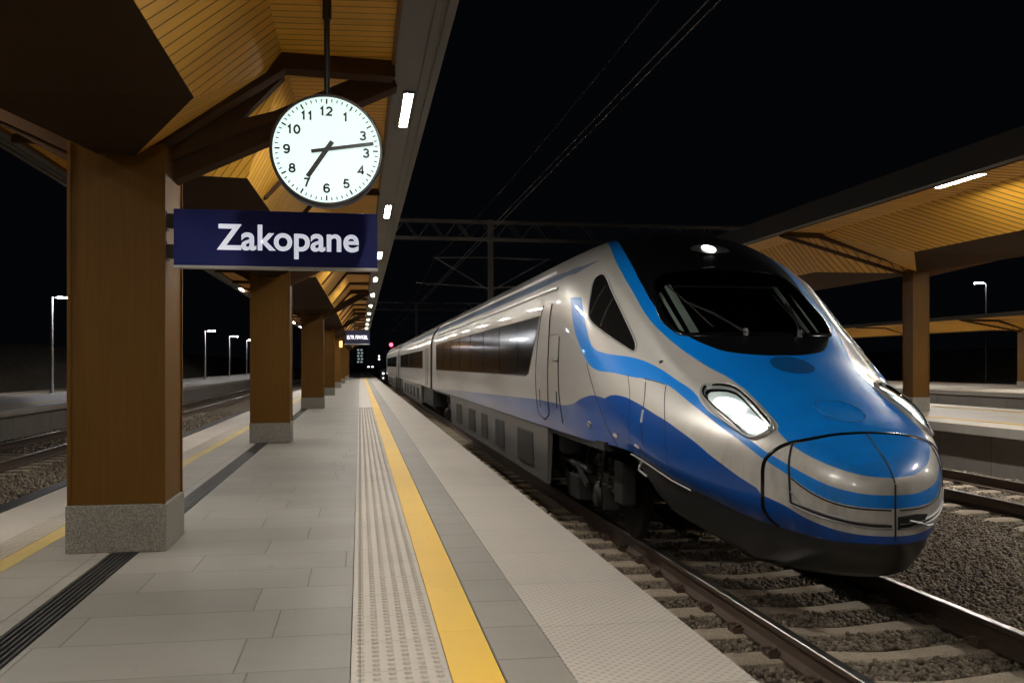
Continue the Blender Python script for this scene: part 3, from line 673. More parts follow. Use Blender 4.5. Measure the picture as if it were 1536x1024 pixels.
for k, xx in enumerate((1.9, 2.9)):
    b = MB(); b.box(xx, xx+.5, 240, 240.2, .55, .85); o = tag(b.build('ground_light', 'white_glow', bevel=.05), 'small white light at the far end of the platform', 'lamp', 'small lights at the platform end')
    b = MB(); b.box(xx+.2, xx+.3, 240, 240.2, ZG, .549); child(b.build('stem', 'dark_metal'), o)
# ------------------------------------------------------------------ train
Y0, XC = 5.76, 3.54
def pchip(xs, ys):
    xs = np.array(xs, float); ys = np.array(ys, float); h = np.diff(xs); dl = np.diff(ys)/h; m = np.zeros_like(xs)
    for i in range(1, len(xs)-1):
        if dl[i-1]*dl[i] > 0:
            w1 = 2*h[i]+h[i-1]; w2 = h[i]+2*h[i-1]; m[i] = (w1+w2)/(w1/dl[i-1]+w2/dl[i])
    m[0] = dl[0]; m[-1] = dl[-1]
    def f(x):
        x = np.clip(np.asarray(x, float), xs[0], xs[-1]); i = np.clip(np.searchsorted(xs, x, side='right')-1, 0, len(xs)-2); t = (x-xs[i])/h[i]
        return (2*t**3-3*t**2+1)*ys[i]+(t**3-2*t**2+t)*h[i]*m[i]+(-2*t**3+3*t**2)*ys[i+1]+(t**3-t**2)*h[i]*m[i+1]
    return f
def fs(ss, ys):
    g = pchip([math.sqrt(a) for a in ss], ys); return lambda s: g(np.sqrt(np.maximum(s, 0)))
w_ = fs([0, .04, .15, .3, .58, 1, 1.43, 2, 2.6, 3.3, 4.5, 6], [0, .2, .40, .54, .735, .96, 1.14, 1.28, 1.355, 1.39, 1.40, 1.40])
zc_ = fs([0, .03, .1, .2, .35, .73, 1.0, 1.5, 1.8, 2.4, 3.0, 3.4, 3.84, 4.3, 5, 6], [.38, .45, .53, .605, .70, .865, .98, 1.19, 1.32, 1.72, 2.13, 2.39, 2.58, 2.68, 2.74, 2.75])
zm_ = fs([0, .3, .58, 1.43, 2.6, 3.4, 4.5, 6], [.20, .24, .28, .45, .95, 1.40, 1.70, 1.70])
n_ = fs([0, .3, .58, 1.0, 1.43, 2.0, 2.6, 3.4, 4.5, 6], [2.2, 3.0, 3.2, 2.7, 2.4, 2.2, 2.02, 2.0, 2.15, 2.2])
zb_ = fs([0, .15, .57, 1.3, 2.07, 2.4, 6], [.0, .0, .06, .26, .46, .48, .48])
k_ = fs([0, .57, 1.3, 2.1, 3, 6], [.25, .12, .06, .03, .0, .0])
TM = .6
def surf(s, t):
    s, t = np.broadcast_arrays(np.asarray(s, float), np.asarray(t, float)); a = np.abs(t); sg = np.where(t < 0, -1, 1)
    w, zc, zm, n, zb, k = w_(s), zc_(s), zm_(s), n_(s), zb_(s), k_(s); ph = np.minimum(a/TM, 1)*math.pi/2; e = 2/n
    o = w*np.sin(ph)**e; z = zm+(zc-zm)*np.maximum(np.cos(ph), 0)**e; q = np.clip((a-TM)/(1-TM), 0, 1)
    o = np.where(a > TM, w*(1-k*q*q), o); z = np.where(a > TM, zm+(zb-zm)*q, z)
    return np.stack([XC+sg*o, Y0+s, z], -1)
RQ, RT = [1.15, 1.2, 1.3, 1.4, 1.5, 1.6, 1.68, 1.76, 1.84, 1.93, 2.0], [.29, .286, .279, .281, .287, .294, .301, .309, .314, .308, .30]
def S(q, t):
    # shell plus a soft crease added to catch a highlight, roof corner to headlight
    q, t = np.broadcast_arrays(np.maximum(np.asarray(q, float), 0), np.asarray(t, float)); P = surf(q**2, t)
    a = .017*np.exp(-((np.abs(t)-np.interp(q, RQ, RT))*2.7/.058)**2)*np.clip((q-1.14)/.22, 0, 1)*np.clip((2.06-q)/.22, 0, 1)
    hb = .040*np.exp(-(((q-.985)*2.4/.42)**2+((np.abs(t)-.285)*2.7/.21)**2)**2)
    P = P+hb[..., None]*np.stack([np.where(t < 0, -.45, .45), np.full(q.shape, -.75), np.full(q.shape, .5)], -1)
    return P+a[..., None]*np.stack([np.where(t < 0, -.62, .62), np.full(q.shape, -.3), np.full(q.shape, .72)], -1)
def SN(q, t, off):
    q = np.maximum(np.asarray(q, float), .012); t = np.asarray(t, float); e = .006
    d1 = S(q+e, t)-S(q-e, t); d2 = S(q, t+e)-S(q, t-e); n = np.cross(d2, d1); n /= np.linalg.norm(n, axis=-1, keepdims=True)+1e-12
    return S(q, t)+n*np.asarray(off)[..., None] if np.ndim(off) else S(q, t)+n*off
def sdist(poly, Q, T):
    """signed distance (inside positive) in the shell's own coordinates, roughly metres"""
    kx, ky = 2.4, 2.7; A = np.array(poly, float)*[kx, ky]; x, y = Q.ravel()*kx, T.ravel()*ky; best = np.full(x.shape, 1e9); ins = np.zeros(x.shape, bool)
    for (ax, ay), (bx, by) in zip(A, np.roll(A, -1, 0)):
        dx, dy = bx-ax, by-ay; L = dx*dx+dy*dy+1e-12; u = np.clip(((x-ax)*dx+(y-ay)*dy)/L, 0, 1)
        best = np.minimum(best, (x-ax-u*dx)**2+(y-ay-u*dy)**2)
        if abs(dy) > 1e-12:
            c = ((ay > y) != (by > y)) & (x < (bx-ax)*(y-ay)/dy+ax); ins ^= c
    return (np.where(ins, 1, -1)*np.sqrt(best)).reshape(Q.shape)
def spline(pts, n=6, closed=False):
    P = [np.array(p, float) for p in pts]; N = len(P); out = []
    for i in range(N if closed else N-1):
        p0 = P[(i-1) % N] if closed or i > 0 else P[i]; p1 = P[i]; p2 = P[(i+1) % N]; p3 = P[(i+2) % N] if closed or i+2 < N else p2
        for k in range(n):
            t = k/n; out.append(tuple(.5*((2*p1)+(-p0+p2)*t+(2*p0-5*p1+4*p2-p3)*t*t+(-p0+3*p1-3*p2+p3)*t**3)))
    if not closed: out.append(tuple(P[-1]))
    return out
BAND_LO = [(1.983,.484),(1.933,.517),(1.877,.558),(1.83,.578),(1.78,.588),(1.737,.586),(1.67,.557),(1.563,.49),(1.47,.437),(1.413,.397),(1.363,.366),(1.302,.347),(1.216,.35),(1.123,.362),(1.011,.385),(.894,.416),(.817,.445),(.74,.475),(.612,.508),(.494,.546),(.354,.571),(.222,.573),(.122,.561),(.0,.535)]
BAND_UP = [(1.906,.446),(1.855,.468),(1.796,.493),(1.742,.510),(1.698,.504),(1.652,.477),(1.58,.43),(1.516,.387),(1.452,.351),(1.38,.323),(1.309,.312),(1.231,.307),(1.177,.315),(1.129,.334),(1.066,.353),(.973,.368),(.892,.385),(.815,.405),(.733,.431),(.615,.453),(.507,.467),(.365,.475),(.232,.456),(.111,.399),(.0,.318)]
BON_OUT = [(2.19,.188),(2.074,.225),(1.96,.259),(1.893,.273),(1.805,.279),(1.739,.277),(1.652,.276),(1.577,.27),(1.50,.254),(1.413,.228),(1.359,.211),(1.259,.191),(1.20,.180),(1.142,.176),(1.085,.175),(.993,.183),(.893,.198),(.815,.22),(.783,.241),(.762,.270),(.694,.304),(.658,.318),(.554,.332),(.415,.312),(.283,.265),(.197,.159),(.15,.02),(.148,0)]
BLACK_IN = [(2.196,.157),(2.054,.198),(1.963,.222),(1.879,.235),(1.794,.241),(1.724,.241),(1.669,.241),(1.616,.236),(1.559,.227),(1.511,.215),(1.47,.196),(1.427,.171),(1.39,.145),(1.365,.125),(1.337,.088),(1.314,.04),(1.309,0)]
WAVE = [(4.72,.985),(4.449,.978),(3.851,.949),(3.352,.931),(2.976,.92),(2.583,.908),(2.309,.902),(2.142,.903),(2.005,.899),(1.894,.872),(1.82,.833),(1.742,.774),(1.645,.672),(1.541,.567),(1.47,.52),(1.405,.493),(1.332,.476),(1.227,.470),(1.153,.479),(1.069,.499),(.98,.532),(.866,.572),(.802,.587),(.73,.602),(.622,.661),(.529,.758),(.408,.833),(.308,.876),(.193,.896),(.0,.896)]
CABWIN = [(1.897,.331),(1.913,.354),(1.899,.381),(1.86,.416),(1.823,.448),(1.799,.463),(1.76,.457),(1.688,.43),(1.613,.402),(1.548,.381),(1.531,.372),(1.538,.359),(1.562,.349),(1.617,.343),(1.694,.339),(1.792,.336),(1.862,.328)]
LAMP_IN = [(1.193,.259),(1.175,.234),(1.147,.209),(1.109,.196),(1.045,.199),(.952,.217),(.861,.239),(.805,.264),(.79,.289),(.794,.333),(.819,.365),(.855,.374),(.916,.355),(.987,.338),(1.059,.324),(1.127,.307),(1.157,.298),(1.184,.279)]
LAMP_OUT = [(1.208,.272),(1.205,.252),(1.18,.214),(1.15,.194),(1.092,.185),(.965,.2),(.856,.223),(.801,.25),(.776,.288),(.783,.344),(.808,.384),(.847,.392),(.921,.375),(1.005,.357),(1.097,.336),(1.156,.316),(1.191,.293)]
GLASS_L = [(1.742,.0),(1.743,.07),(1.757,.148),(1.757,.181),(1.742,.203),(1.713,.217),(1.646,.229),(1.589,.236),(1.545,.23),(1.499,.214),(1.475,.192),(1.449,.13),(1.433,.05),(1.43,.0)]
GLASS = [(q, -t) for q, t in GLASS_L]+[(q, t) for q, t in GLASS_L[-2:0:-1]]
ins_ = lambda poly, k: [tuple(np.array(p)+(np.mean(poly, 0)-np.array(p))*k) for p in poly]
band_p = spline(BAND_LO)+[(-.06, .535), (-.06, .318)]+spline(BAND_UP)[::-1]
bon_p = [(2.35, -.1), (2.35, .02), (2.29, .11), (2.235, .165)]+spline(BON_OUT)+[(.148, -.1)]
blk_p = [(2.34, -.1), (2.34, .0), (2.28, .09), (2.23, .135)]+spline(BLACK_IN)+[(1.309, -.1)]
wave_p = spline(WAVE)+[(-.06, .896), (-.06, 1.2), (4.72, 1.2)]
stripe_p = [(8., .392), (2.6, .394), (2.329, .397), (2.151, .390), (2.04, .355), (1.985, .300), (1.98, .303), (2.02, .365), (2.047, .398), (2.171, .428), (2.468, .441), (3.0, .444), (8., .445)]
def paint_attrs(me, Q, T):
    T = np.abs(T)
    for nm_, v in (('wave', sdist(wave_p, Q, T)), ('band', np.maximum(sdist(band_p, Q, T), sdist(bon_p, Q, T))), ('black', sdist(blk_p, Q, T)), ('stripe', sdist(stripe_p, Q, T))):
        a = me.attributes.new(nm_, 'FLOAT', 'POINT'); a.data.foreach_set('value', v.astype(np.float32).ravel())
def mesh_obj(name, V, Fs, mat, parent, smooth=True, UVs=None):
    me = bpy.data.meshes.new(name); me.from_pydata([tuple(v) for v in V], [], [tuple(f) for f in Fs]); me.materials.append(M[mat])
    if smooth: me.shade_smooth()
    o = bpy.data.objects.new(name, me); COL.objects.link(o); child(o, parent); return o
def patch(poly, off, name, mat, parent, side=1, sp=.05, paint=False, sm=0):
    """a piece of the shell's surface inside an outline, set proud (or back) by off"""
    if sm: poly = spline(poly, sm, True)
    kx, ky = 2.4, 2.7; A = np.array(poly)*[kx, ky]; n = len(A); lo, hi = A.min(0), A.max(0)
    gx, gy = np.meshgrid(np.arange(lo[0]+sp/2, hi[0], sp), np.arange(lo[1]+sp/2, hi[1], sp)); G = np.stack([gx.ravel(), gy.ravel()], -1)
    if len(G):
        d = sdist(poly, G[:, 0]/kx, G[:, 1]/ky); G = G[d > sp*.35]
    P2 = [Vector(p) for p in A]+[Vector(p) for p in G]
    r = delaunay_2d_cdt(P2, [(i, (i+1) % n) for i in range(n)], [], 1, 1e-6)
    q = np.array([v.x for v in r[0]])/kx; tt = np.array([v.y for v in r[0]])/ky*side; V = SN(q, tt, off)
    Fs = [tuple(f) for f in r[2]]
    o = mesh_obj(name, V, Fs, mat, parent)
    if paint: paint_attrs(o.data, q, tt)
    f0 = max(o.data.polygons, key=lambda f: f.area); i0 = f0.vertices[0]; nn = SN(q[i0], tt[i0], 1.)-S(q[i0], tt[i0])
    if f0.normal.dot(Vector(nn)) < 0: o.data.flip_normals()
    return o
def ribbon(pts, width, off, name, mat, parent, side=1, closed=False, n=6, arch=.004, sm=True):
    P = spline(pts, n, closed) if sm else pts; q = np.array([p[0] for p in P]); tt = np.array([p[1] for p in P])*side
    C = SN(q, tt, 0.); Nn = SN(q, tt, 1.)-C; Tn = (np.roll(C, -1, 0)-np.roll(C, 1, 0)) if closed else np.gradient(C, axis=0)
    Tn /= np.linalg.norm(Tn, axis=1, keepdims=True)+1e-9; Bn = np.cross(Nn, Tn); Bn /= np.linalg.norm(Bn, axis=1, keepdims=True)+1e-9
    prof = [(-.5, -.004), (-.38, off), (0, off+arch), (.38, off), (.5, -.004)]; m = len(prof)
    V = np.concatenate([(C+Bn*(a*width)+Nn*h)[:, None] for a, h in prof], 1).reshape(-1, 3); L = len(P); Fs = []
    for i in range(L if closed else L-1):
        j = (i+1) % L
        for k in range(m-1): Fs.append((i*m+k, i*m+k+1, j*m+k+1, j*m+k))
    return mesh_obj(name, V, Fs, mat, parent)
def ring(inner, outer, off, name, mat, parent, side=1, bulge=.008):
    a = spline(inner, 6, True); b_ = spline(outer, 6, True); N = 110
    def res(P):
        P = np.array(P+[P[0]]); s = np.r_[0, np.cumsum(np.linalg.norm(np.diff(P*[2.4, 2.7], axis=0), axis=1))]; u = np.linspace(0, s[-1], N, endpoint=False); return np.stack([np.interp(u, s, P[:, 0]), np.interp(u, s, P[:, 1])], -1)
    A, B = res(a), res(b_)
    k = np.argmin(np.linalg.norm((B-A[0])*[2.4, 2.7], axis=1)); B = np.roll(B, -k, 0)
    rows = [SN(A[:, 0], A[:, 1]*side, -.035), SN(A[:, 0], A[:, 1]*side, off)]+[SN(A[:, 0]*(1-f)+B[:, 0]*f, (A[:, 1]*(1-f)+B[:, 1]*f)*side, off+bulge*math.sin(f*math.pi)) for f in (.3, .6)]+[SN(B[:, 0], B[:, 1]*side, .001), SN(B[:, 0], B[:, 1]*side, -.01)]
    m = len(rows); V = np.stack(rows, 1).reshape(-1, 3); Fs = [(i*m+k, i*m+k+1, ((i+1) % N)*m+k+1, ((i+1) % N)*m+k) for i in range(N) for k in range(m-1)]
    return mesh_obj(name, V, Fs, mat, parent)
train = empty('high_speed_train', (XC, Y0, ZR), 'silver and blue high speed train with glowing headlights standing at the platform', 'train')
# front coach shell
qs = np.concatenate([np.linspace(0, 2.5, 270), np.sqrt(np.linspace(6.25, 22.25, 90)[1:])]); ts = np.linspace(-1, 1, 321)
Qg, Tg = np.meshgrid(qs, ts, indexing='ij'); Vg = S(Qg, Tg).reshape(-1, 3); nT = len(ts)
hole = np.maximum(np.maximum(sdist(ins_(LAMP_IN, .03), Qg, np.abs(Tg)), sdist(GLASS, Qg, Tg)-.012), sdist(ins_(CABWIN, .05), Qg, np.abs(Tg)))
keep = (hole[:-1, :-1]+hole[1:, 1:]+hole[:-1, 1:]+hole[1:, :-1]) < .0
ii, jj = np.nonzero(keep); Fs = np.stack([ii*nT+jj, ii*nT+jj+1, (ii+1)*nT+jj+1, (ii+1)*nT+jj], -1)
me = bpy.data.meshes.new('body_shell'); me.from_pydata(Vg.tolist(), [], Fs.tolist()); me.materials.append(M['train_paint']); me.shade_smooth()
paint_attrs(me, Qg, Tg)
bm = bmesh.new(); bm.from_mesh(me); bmesh.ops.remove_doubles(bm, verts=bm.verts, dist=.0006); bmesh.ops.recalc_face_normals(bm, faces=bm.faces); bm.to_mesh(me); bm.free()
body = bpy.data.objects.new('body_shell', me); COL.objects.link(body); child(body, train)
# inner lining keeps the cab dark
q2 = np.linspace(.78, 2.32, 90); t2 = np.linspace(-.8, .8, 121); Ql, Tl = np.meshgrid(q2, t2, indexing='ij'); Vl = SN(Ql, Tl, -.07).reshape(-1, 3)
hl = np.maximum(np.maximum(sdist(GLASS, Ql, Tl)+.05, sdist(LAMP_OUT, Ql, np.abs(Tl))+.03), sdist(CABWIN, Ql, np.abs(Tl))+.02)
kp = (hl[:-1, :-1]+hl[1:, 1:]) < 0; ii, jj = np.nonzero(kp); n2 = len(t2)
lining = mesh_obj('cab_lining', Vl, np.stack([ii*n2+jj, ii*n2+jj+1, (ii+1)*n2+jj+1, (ii+1)*n2+jj], -1).tolist(), 'dark_interior', train)
# windscreen
ws = patch(GLASS, .004, 'windscreen', 'windscreen_glass', train, sp=.06, sm=4)
ribbon(GLASS, .055, .010, 'rubber_frame', 'black_gloss', ws, closed=True)
b = MB(); b.box(XC-.98, XC+.98, Y0+2.0, Y0+2.95, 1.13, 1.24); part(b, 'dashboard', 'dark_interior', lining, bevel=.02); b = MB(); b.box(XC-.55, XC+.2, Y0+2.55, Y0+2.9, 1.24, 1.36); part(b, 'console', 'dark_interior', lining, bevel=.02); b = MB(); b.box(XC-1.05, XC+1.05, Y0+4.55, Y0+4.6, .5, 2.2); part(b, 'bulkhead', 'dark_interior', lining)
for sd in (-1, 1):
    patch([(1.735, .155), (1.735, .176), (1.46, .172), (1.455, .146)], -.085, 'inner_pillar', 'pillar_grey', lining, side=sd, sp=.08)
    patch([(1.71, .196), (1.70, .206), (1.49, .202), (1.482, .190)], -.06, 'inner_pillar', 'pillar_grey', lining, side=sd, sp=.08)
o = patch([(1.722, -.15), (1.722, .15), (1.711, .15), (1.711, -.15)], -.07, 'sun_blind_edge', 'steel_grey', lining, sp=.08)
def bar(pts, offs, r, name, parent, mat='black_rubber'):
    b = MB(); b.tube([tuple(SN(q, t, o)) for (q, t), o in zip(pts, offs)], r, 7); return part(b, name, mat, parent)
for pv, tip, bl in (((1.425, -.045), (1.60, -.158), ((1.70, -.178), (1.47, -.118))), ((1.425, .085), (1.575, .11), ((1.62, .095), (1.43, .112)))):
    wp = bar([pv, ((pv[0]+tip[0])/2, (pv[1]+tip[1])/2), tip], (.03, .055, .04), .010, 'wiper', ws)
    for dd in (.010,): child(bar([(pv[0], pv[1]+dd), (tip[0]-.01, tip[1]+dd*.6)], (.03, .045), .006, 'link', ws), ws)
    bar(bl[:1]+(((bl[0][0]+bl[1][0])/2, (bl[0][1]+bl[1][1])/2),)+bl[1:], (.018, .022, .018), .007, 'wiper_blade', ws)
    bar([pv, (pv[0]+.012, pv[1])], (.0, .05), .022, 'wiper_pivot', ws, 'steel_grey')
# lamps, side windows, doors: both flanks
def door(side):
    D1 = [(2.262,.536),(2.275,.565),(2.321,.66),(2.353,.779),(2.343,.891),(2.309,.955),(2.225,.972)]; D2 = [(2.150,.536),(2.155,.56),(2.173,.648),(2.19,.777),(2.187,.895),(2.175,.945),(2.225,.972)]
    a, c = spline(D1, 4), spline(D2, 4)
    o = patch(a+c[::-1][1:], .003, 'door', 'train_paint', train, side=side, sp=.08, paint=True)
    ribbon(a+c[::-1], .024, .006, 'door_seal', 'black_rubber', o, side=side, sm=False)
    ribbon([(2.043,.652),(2.056,.772),(2.043,.873),(2.001,.966)], .022, .005, 'door_seal', 'black_rubber', o, side=side)
    ribbon([(2.16,.655),(2.10,.652),(2.05,.648)], .006, .004, 'door_seal', 'panel_grey', o, side=side)
    ribbon([(2.12,.742),(2.06,.742)], .03, .02, 'grab_rail', 'galvanised', o, side=side)
    ribbon([(2.30,.86),(2.288,.93)], .02, .006, 'handle', 'black_rubber', o, side=side); ribbon([(2.08,.86),(2.07,.92)], .02, .006, 'handle', 'black_rubber', o, side=side)
for sd in (-1, 1):
    hl_ = ring(LAMP_IN, LAMP_OUT, .012, 'headlight', 'silver_frame', train, side=sd)
    inner = ins_(LAMP_IN, .10)
    ribbon(ins_(LAMP_IN, -.01), .016, .013, 'gasket', 'black_gloss', hl_, side=sd, closed=True)
    ribbon(ins_(LAMP_OUT, .06), .022, .021, 'chrome_rim', 'galvanised', hl_, side=sd, closed=True)
    patch(LAMP_IN, -.05, 'reflector', 'steel_grey', hl_, side=sd, sp=.05, sm=3)
    for (cq, ct, rq, rt) in ((1.045, .268, .062, .038), (.895, .300, .078, .046)):
        patch([(cq+rq*math.cos(a)+.35*rq*math.sin(a), ct+rt*math.sin(a)) for a in np.linspace(0, 2*math.pi, 28, endpoint=False)], -.018, 'bulb', 'head_glow', hl_, side=sd, sp=.05)
    patch(ins_(LAMP_IN, .10), -.034, 'glow_reflector', 'head_dim', hl_, side=sd, sp=.05)
    patch(LAMP_IN, .004, 'lens', 'lens_glass', hl_, side=sd, sp=.05, sm=3)
    cw = patch(CABWIN, .003, 'cab_side_window', 'tinted_glass', train, side=sd, sp=.05, sm=4)
    ribbon(CABWIN, .022, .006, 'window_frame', 'galvanised', cw, side=sd, closed=True)
    for tq in ((1.835, .345, 1.80, .452), (1.765, .345, 1.725, .435)): ribbon([(tq[0], tq[1]), (tq[2], tq[3])], .022, .004, 'window_bar', 'dark_metal', cw, side=sd)
    W = [(2.30, .575), (2.46, .80), (2.50, .812), (4.55, .812), (4.56, .795), (4.56, .60), (4.54, .578), (4.4, .575)]
    wn_ = patch(W, .004, 'passenger_window', 'tinted_glass', train, side=sd, sp=.22)
    ribbon(W, .012, .006, 'window_frame', 'panel_grey', wn_, side=sd, closed=True, sm=False)
    for qq in (2.62, 2.93, 3.24, 3.53, 3.80, 4.05, 4.30): ribbon([(qq, .585), (qq, .80)], .018, .005, 'window_mullion', 'black_gloss', wn_, side=sd)
    door(sd)
    for nm2, pts, wd in (('cab_joint', [(1.736,.591),(1.681,.649),(1.624,.725),(1.545,.866),(1.50,.985)], .014), ('panel_joint', [(1.484,.44),(1.428,.49),(1.402,.557),(1.391,.786)], .006),
                         ('hatch_joint', [(1.30,.66),(1.346,.477),(1.400,.402)], .010), ('hatch_joint', [(1.412,.398),(1.374,.374),(1.330,.353)], .008), ('hatch_joint', [(1.324,.352),(1.225,.468),(1.181,.587),(1.15,.80)], .009)):
        ribbon(pts, wd, .002, nm2, 'black_rubber', train, side=sd, arch=.001)
    ribbon([(1.338,.488),(1.328,.535)], .016, .012, 'grab_handle', 'white_paint', train, side=sd)
    for q_, t_ in ((1.341,.741),(1.495,.861),(1.699,.90)):
        b = MB(); c = [tuple(SN(q_+.012*math.cos(a), sd*(t_+.014*math.sin(a)), .014)) for a in np.linspace(0, 2*math.pi, 12)]; b.tube(c, .007, 6); part(b, 'towing_eye', 'galvanised', train)
for sd in (-1, 1):
    ribbon([(2.13, .474), (2.6, .484), (3.2, .486), (4.71, .486)], .050, .012, 'highlight_rail', 'highlight_trim', body, side=sd, arch=.022)  # bright rails added to carry a highlight line along the shoulder
    ribbon([(2.30, .372), (2.6, .378), (3.2, .378), (4.71, .378)], .045, .008, 'highlight_rail', 'highlight_trim', body, side=sd, arch=.016)
# nose hatch joints
Hh = [(.620,.0),(.616,.052),(.622,.171),(.647,.258),(.686,.342),(.712,.416),(.729,.474),(.732,.521),(.728,.584),(.73,.692),(.735,.80),(.725,.93),(.70,.995)]
hatch = ribbon([(q, -t) for q, t in Hh[::-1]]+Hh[1:], .036, .003, 'coupler_hatch', 'black_gloss', train, arch=.002)
for sd in (-1, 1):
    ribbon([(.662,.305),(.633,.396),(.604,.514),(.59,.605)], .020, .003, 'hatch_joint', 'black_rubber', hatch, side=sd)
    ribbon([(.594,.519),(.494,.554),(.354,.580),(.214,.585),(.03,.565)], .012, .004, 'bumper_groove', 'black_rubber', hatch, side=sd)
    ribbon([(.59,.605),(.494,.659),(.358,.717),(.229,.760),(.03,.767)], .016, .004, 'bumper_groove', 'black_rubber', hatch, side=sd)
    ribbon([(.59,.575),(.494,.625),(.358,.685),(.229,.728),(.03,.737)], .012, .010, 'bumper_moulding', 'galvanised', hatch, side=sd)
    ribbon([(.59,.632),(.494,.690),(.358,.745),(.229,.787),(.03,.795)], .014, .010, 'bumper_moulding', 'galvanised', hatch, side=sd)
ribbon([(q, 0.) for q in np.linspace(.60, .06, 24)], .012, .004, 'centre_joint', 'black_rubber', hatch, sm=False, arch=.002)
b = MB(); b.tube([(XC, Y0-.0005, z) for z in (.40, .3, .2, .1, .02)], .007, 6); part(b, 'centre_joint', 'black_rubber', hatch)
patch([(.012, .635), (.16, .628), (.27, .655), (.25, .72), (.10, .80), (.012, .81)], .012, 'opening_shade_patch', 'black_rubber', hatch, side=1, sp=.03)  # black patch on the shell stands in for the shade inside an opening
b = MB(); b.tube([tuple(SN(q, t, .02)) for q, t in ((.10, .70), (.22, .76), (.27, .80), (.33, .80))], .008, 6); part(b, 'release_handle', 'galvanised', hatch)
OV = [(.932,-.022),(.925,.010),(.89,.026),(.848,.031),(.79,.027),(.735,.006),(.738,-.012),(.80,-.029),(.87,-.034)]
ribbon(OV, .010, .002, 'panel_joint', 'oval_blue', train, closed=True, arch=.001)
patch([(1.232+.068*math.cos(a), .001+.042*math.sin(a)) for a in np.linspace(0, 2*math.pi, 36, endpoint=False)], .003, 'nose_badge_oval', 'oval_blue', train, sp=.05)
# roof headlight
rl = patch([(1.842+.034*math.sin(a)*(1 if math.sin(a) > 0 else .8), .004+.058*math.cos(a)*abs(math.cos(a))**.3) for a in np.linspace(0, 2*math.pi, 40, endpoint=False)], .006, 'roof_headlight', 'steel_grey', train, sp=.03)
patch([(1.842+.022*math.sin(a), .000+.019*math.cos(a)) for a in np.linspace(0, 2*math.pi, 24, endpoint=False)], .012, 'bulb', 'roof_glow', rl, sp=.03)
# front skirt
rr = np.linspace(0, 1, 40); smax = 2.02; rows = 9
st_ = smax*rr**2; sb = .26+(smax-.26)*rr**2
zbot = np.interp(sb, [.26, .85, 1.0, 1.47, 1.65, 2.02], [-.275, -.255, -.185, -.01, .10, .45])
for sd in (1,):
    V = []; Fs = []
    for s2 in (-1, 1):
        off = len(V)
        for i in range(40):
            top = surf(st_[i], s2*1.0); top = XC+(top[0]-XC)*.985, top[1], top[2]+.015
            wb = float(w_(max(sb[i]-.26, 0)))*float(np.interp(sb[i], [.26, .9, 1.5, 2.0], [.84, .86, .95, .99])); bot = (XC+s2*wb, Y0+sb[i], zbot[i])
            for k in range(rows):
                f = k/(rows-1); g = f**1.5
                V.append((top[0]*(1-g)+bot[0]*g, top[1]*(1-g)+bot[1]*g, top[2]*(1-f)+bot[2]*f))
        for i in range(39):
            for k in range(rows-1): a = off+i*rows+k; Fs.append((a, a+1, a+rows+1, a+rows))
    sk = mesh_obj('front_skirt', V, Fs, 'skirt_grey', train)
    bm = bmesh.new(); bm.from_mesh(sk.data); bmesh.ops.remove_doubles(bm, verts=bm.verts, dist=.001); bmesh.ops.recalc_face_normals(bm, faces=bm.faces); bm.to_mesh(sk.data); bm.free()
    so = sk.modifiers.new('thickness', 'SOLIDIFY'); so.thickness = .03; so.offset = -1
    for s2 in (-1, 1):
        b = MB(); b.tube([tuple(np.array(surf(s, s2*1.0))+[s2*.012, 0, -.012]) for s in (1.98, 1.8, 1.6, 1.4, 1.2)], .006, 6); part(b, 'bright_edge', 'galvanised', sk)
        x_ = XC+s2*1.22; b = MB(); b.tube([(x_, Y0+1.80, .36), (x_+s2*.04, Y0+1.70, .33), (x_+s2*.01, Y0+1.58, .29)], .011, 6); b.tube([(x_+s2*.04, Y0+1.70, .33), (x_+s2*.03, Y0+1.66, .40)], .010, 6); part(b, 'step_bracket', 'galvanised', sk)
b = MB(); b.box(XC-.45, XC+.45, Y0+.95, Y0+2.2, -.2, .05); part(b, 'underframe', 'bogie_grime', train)
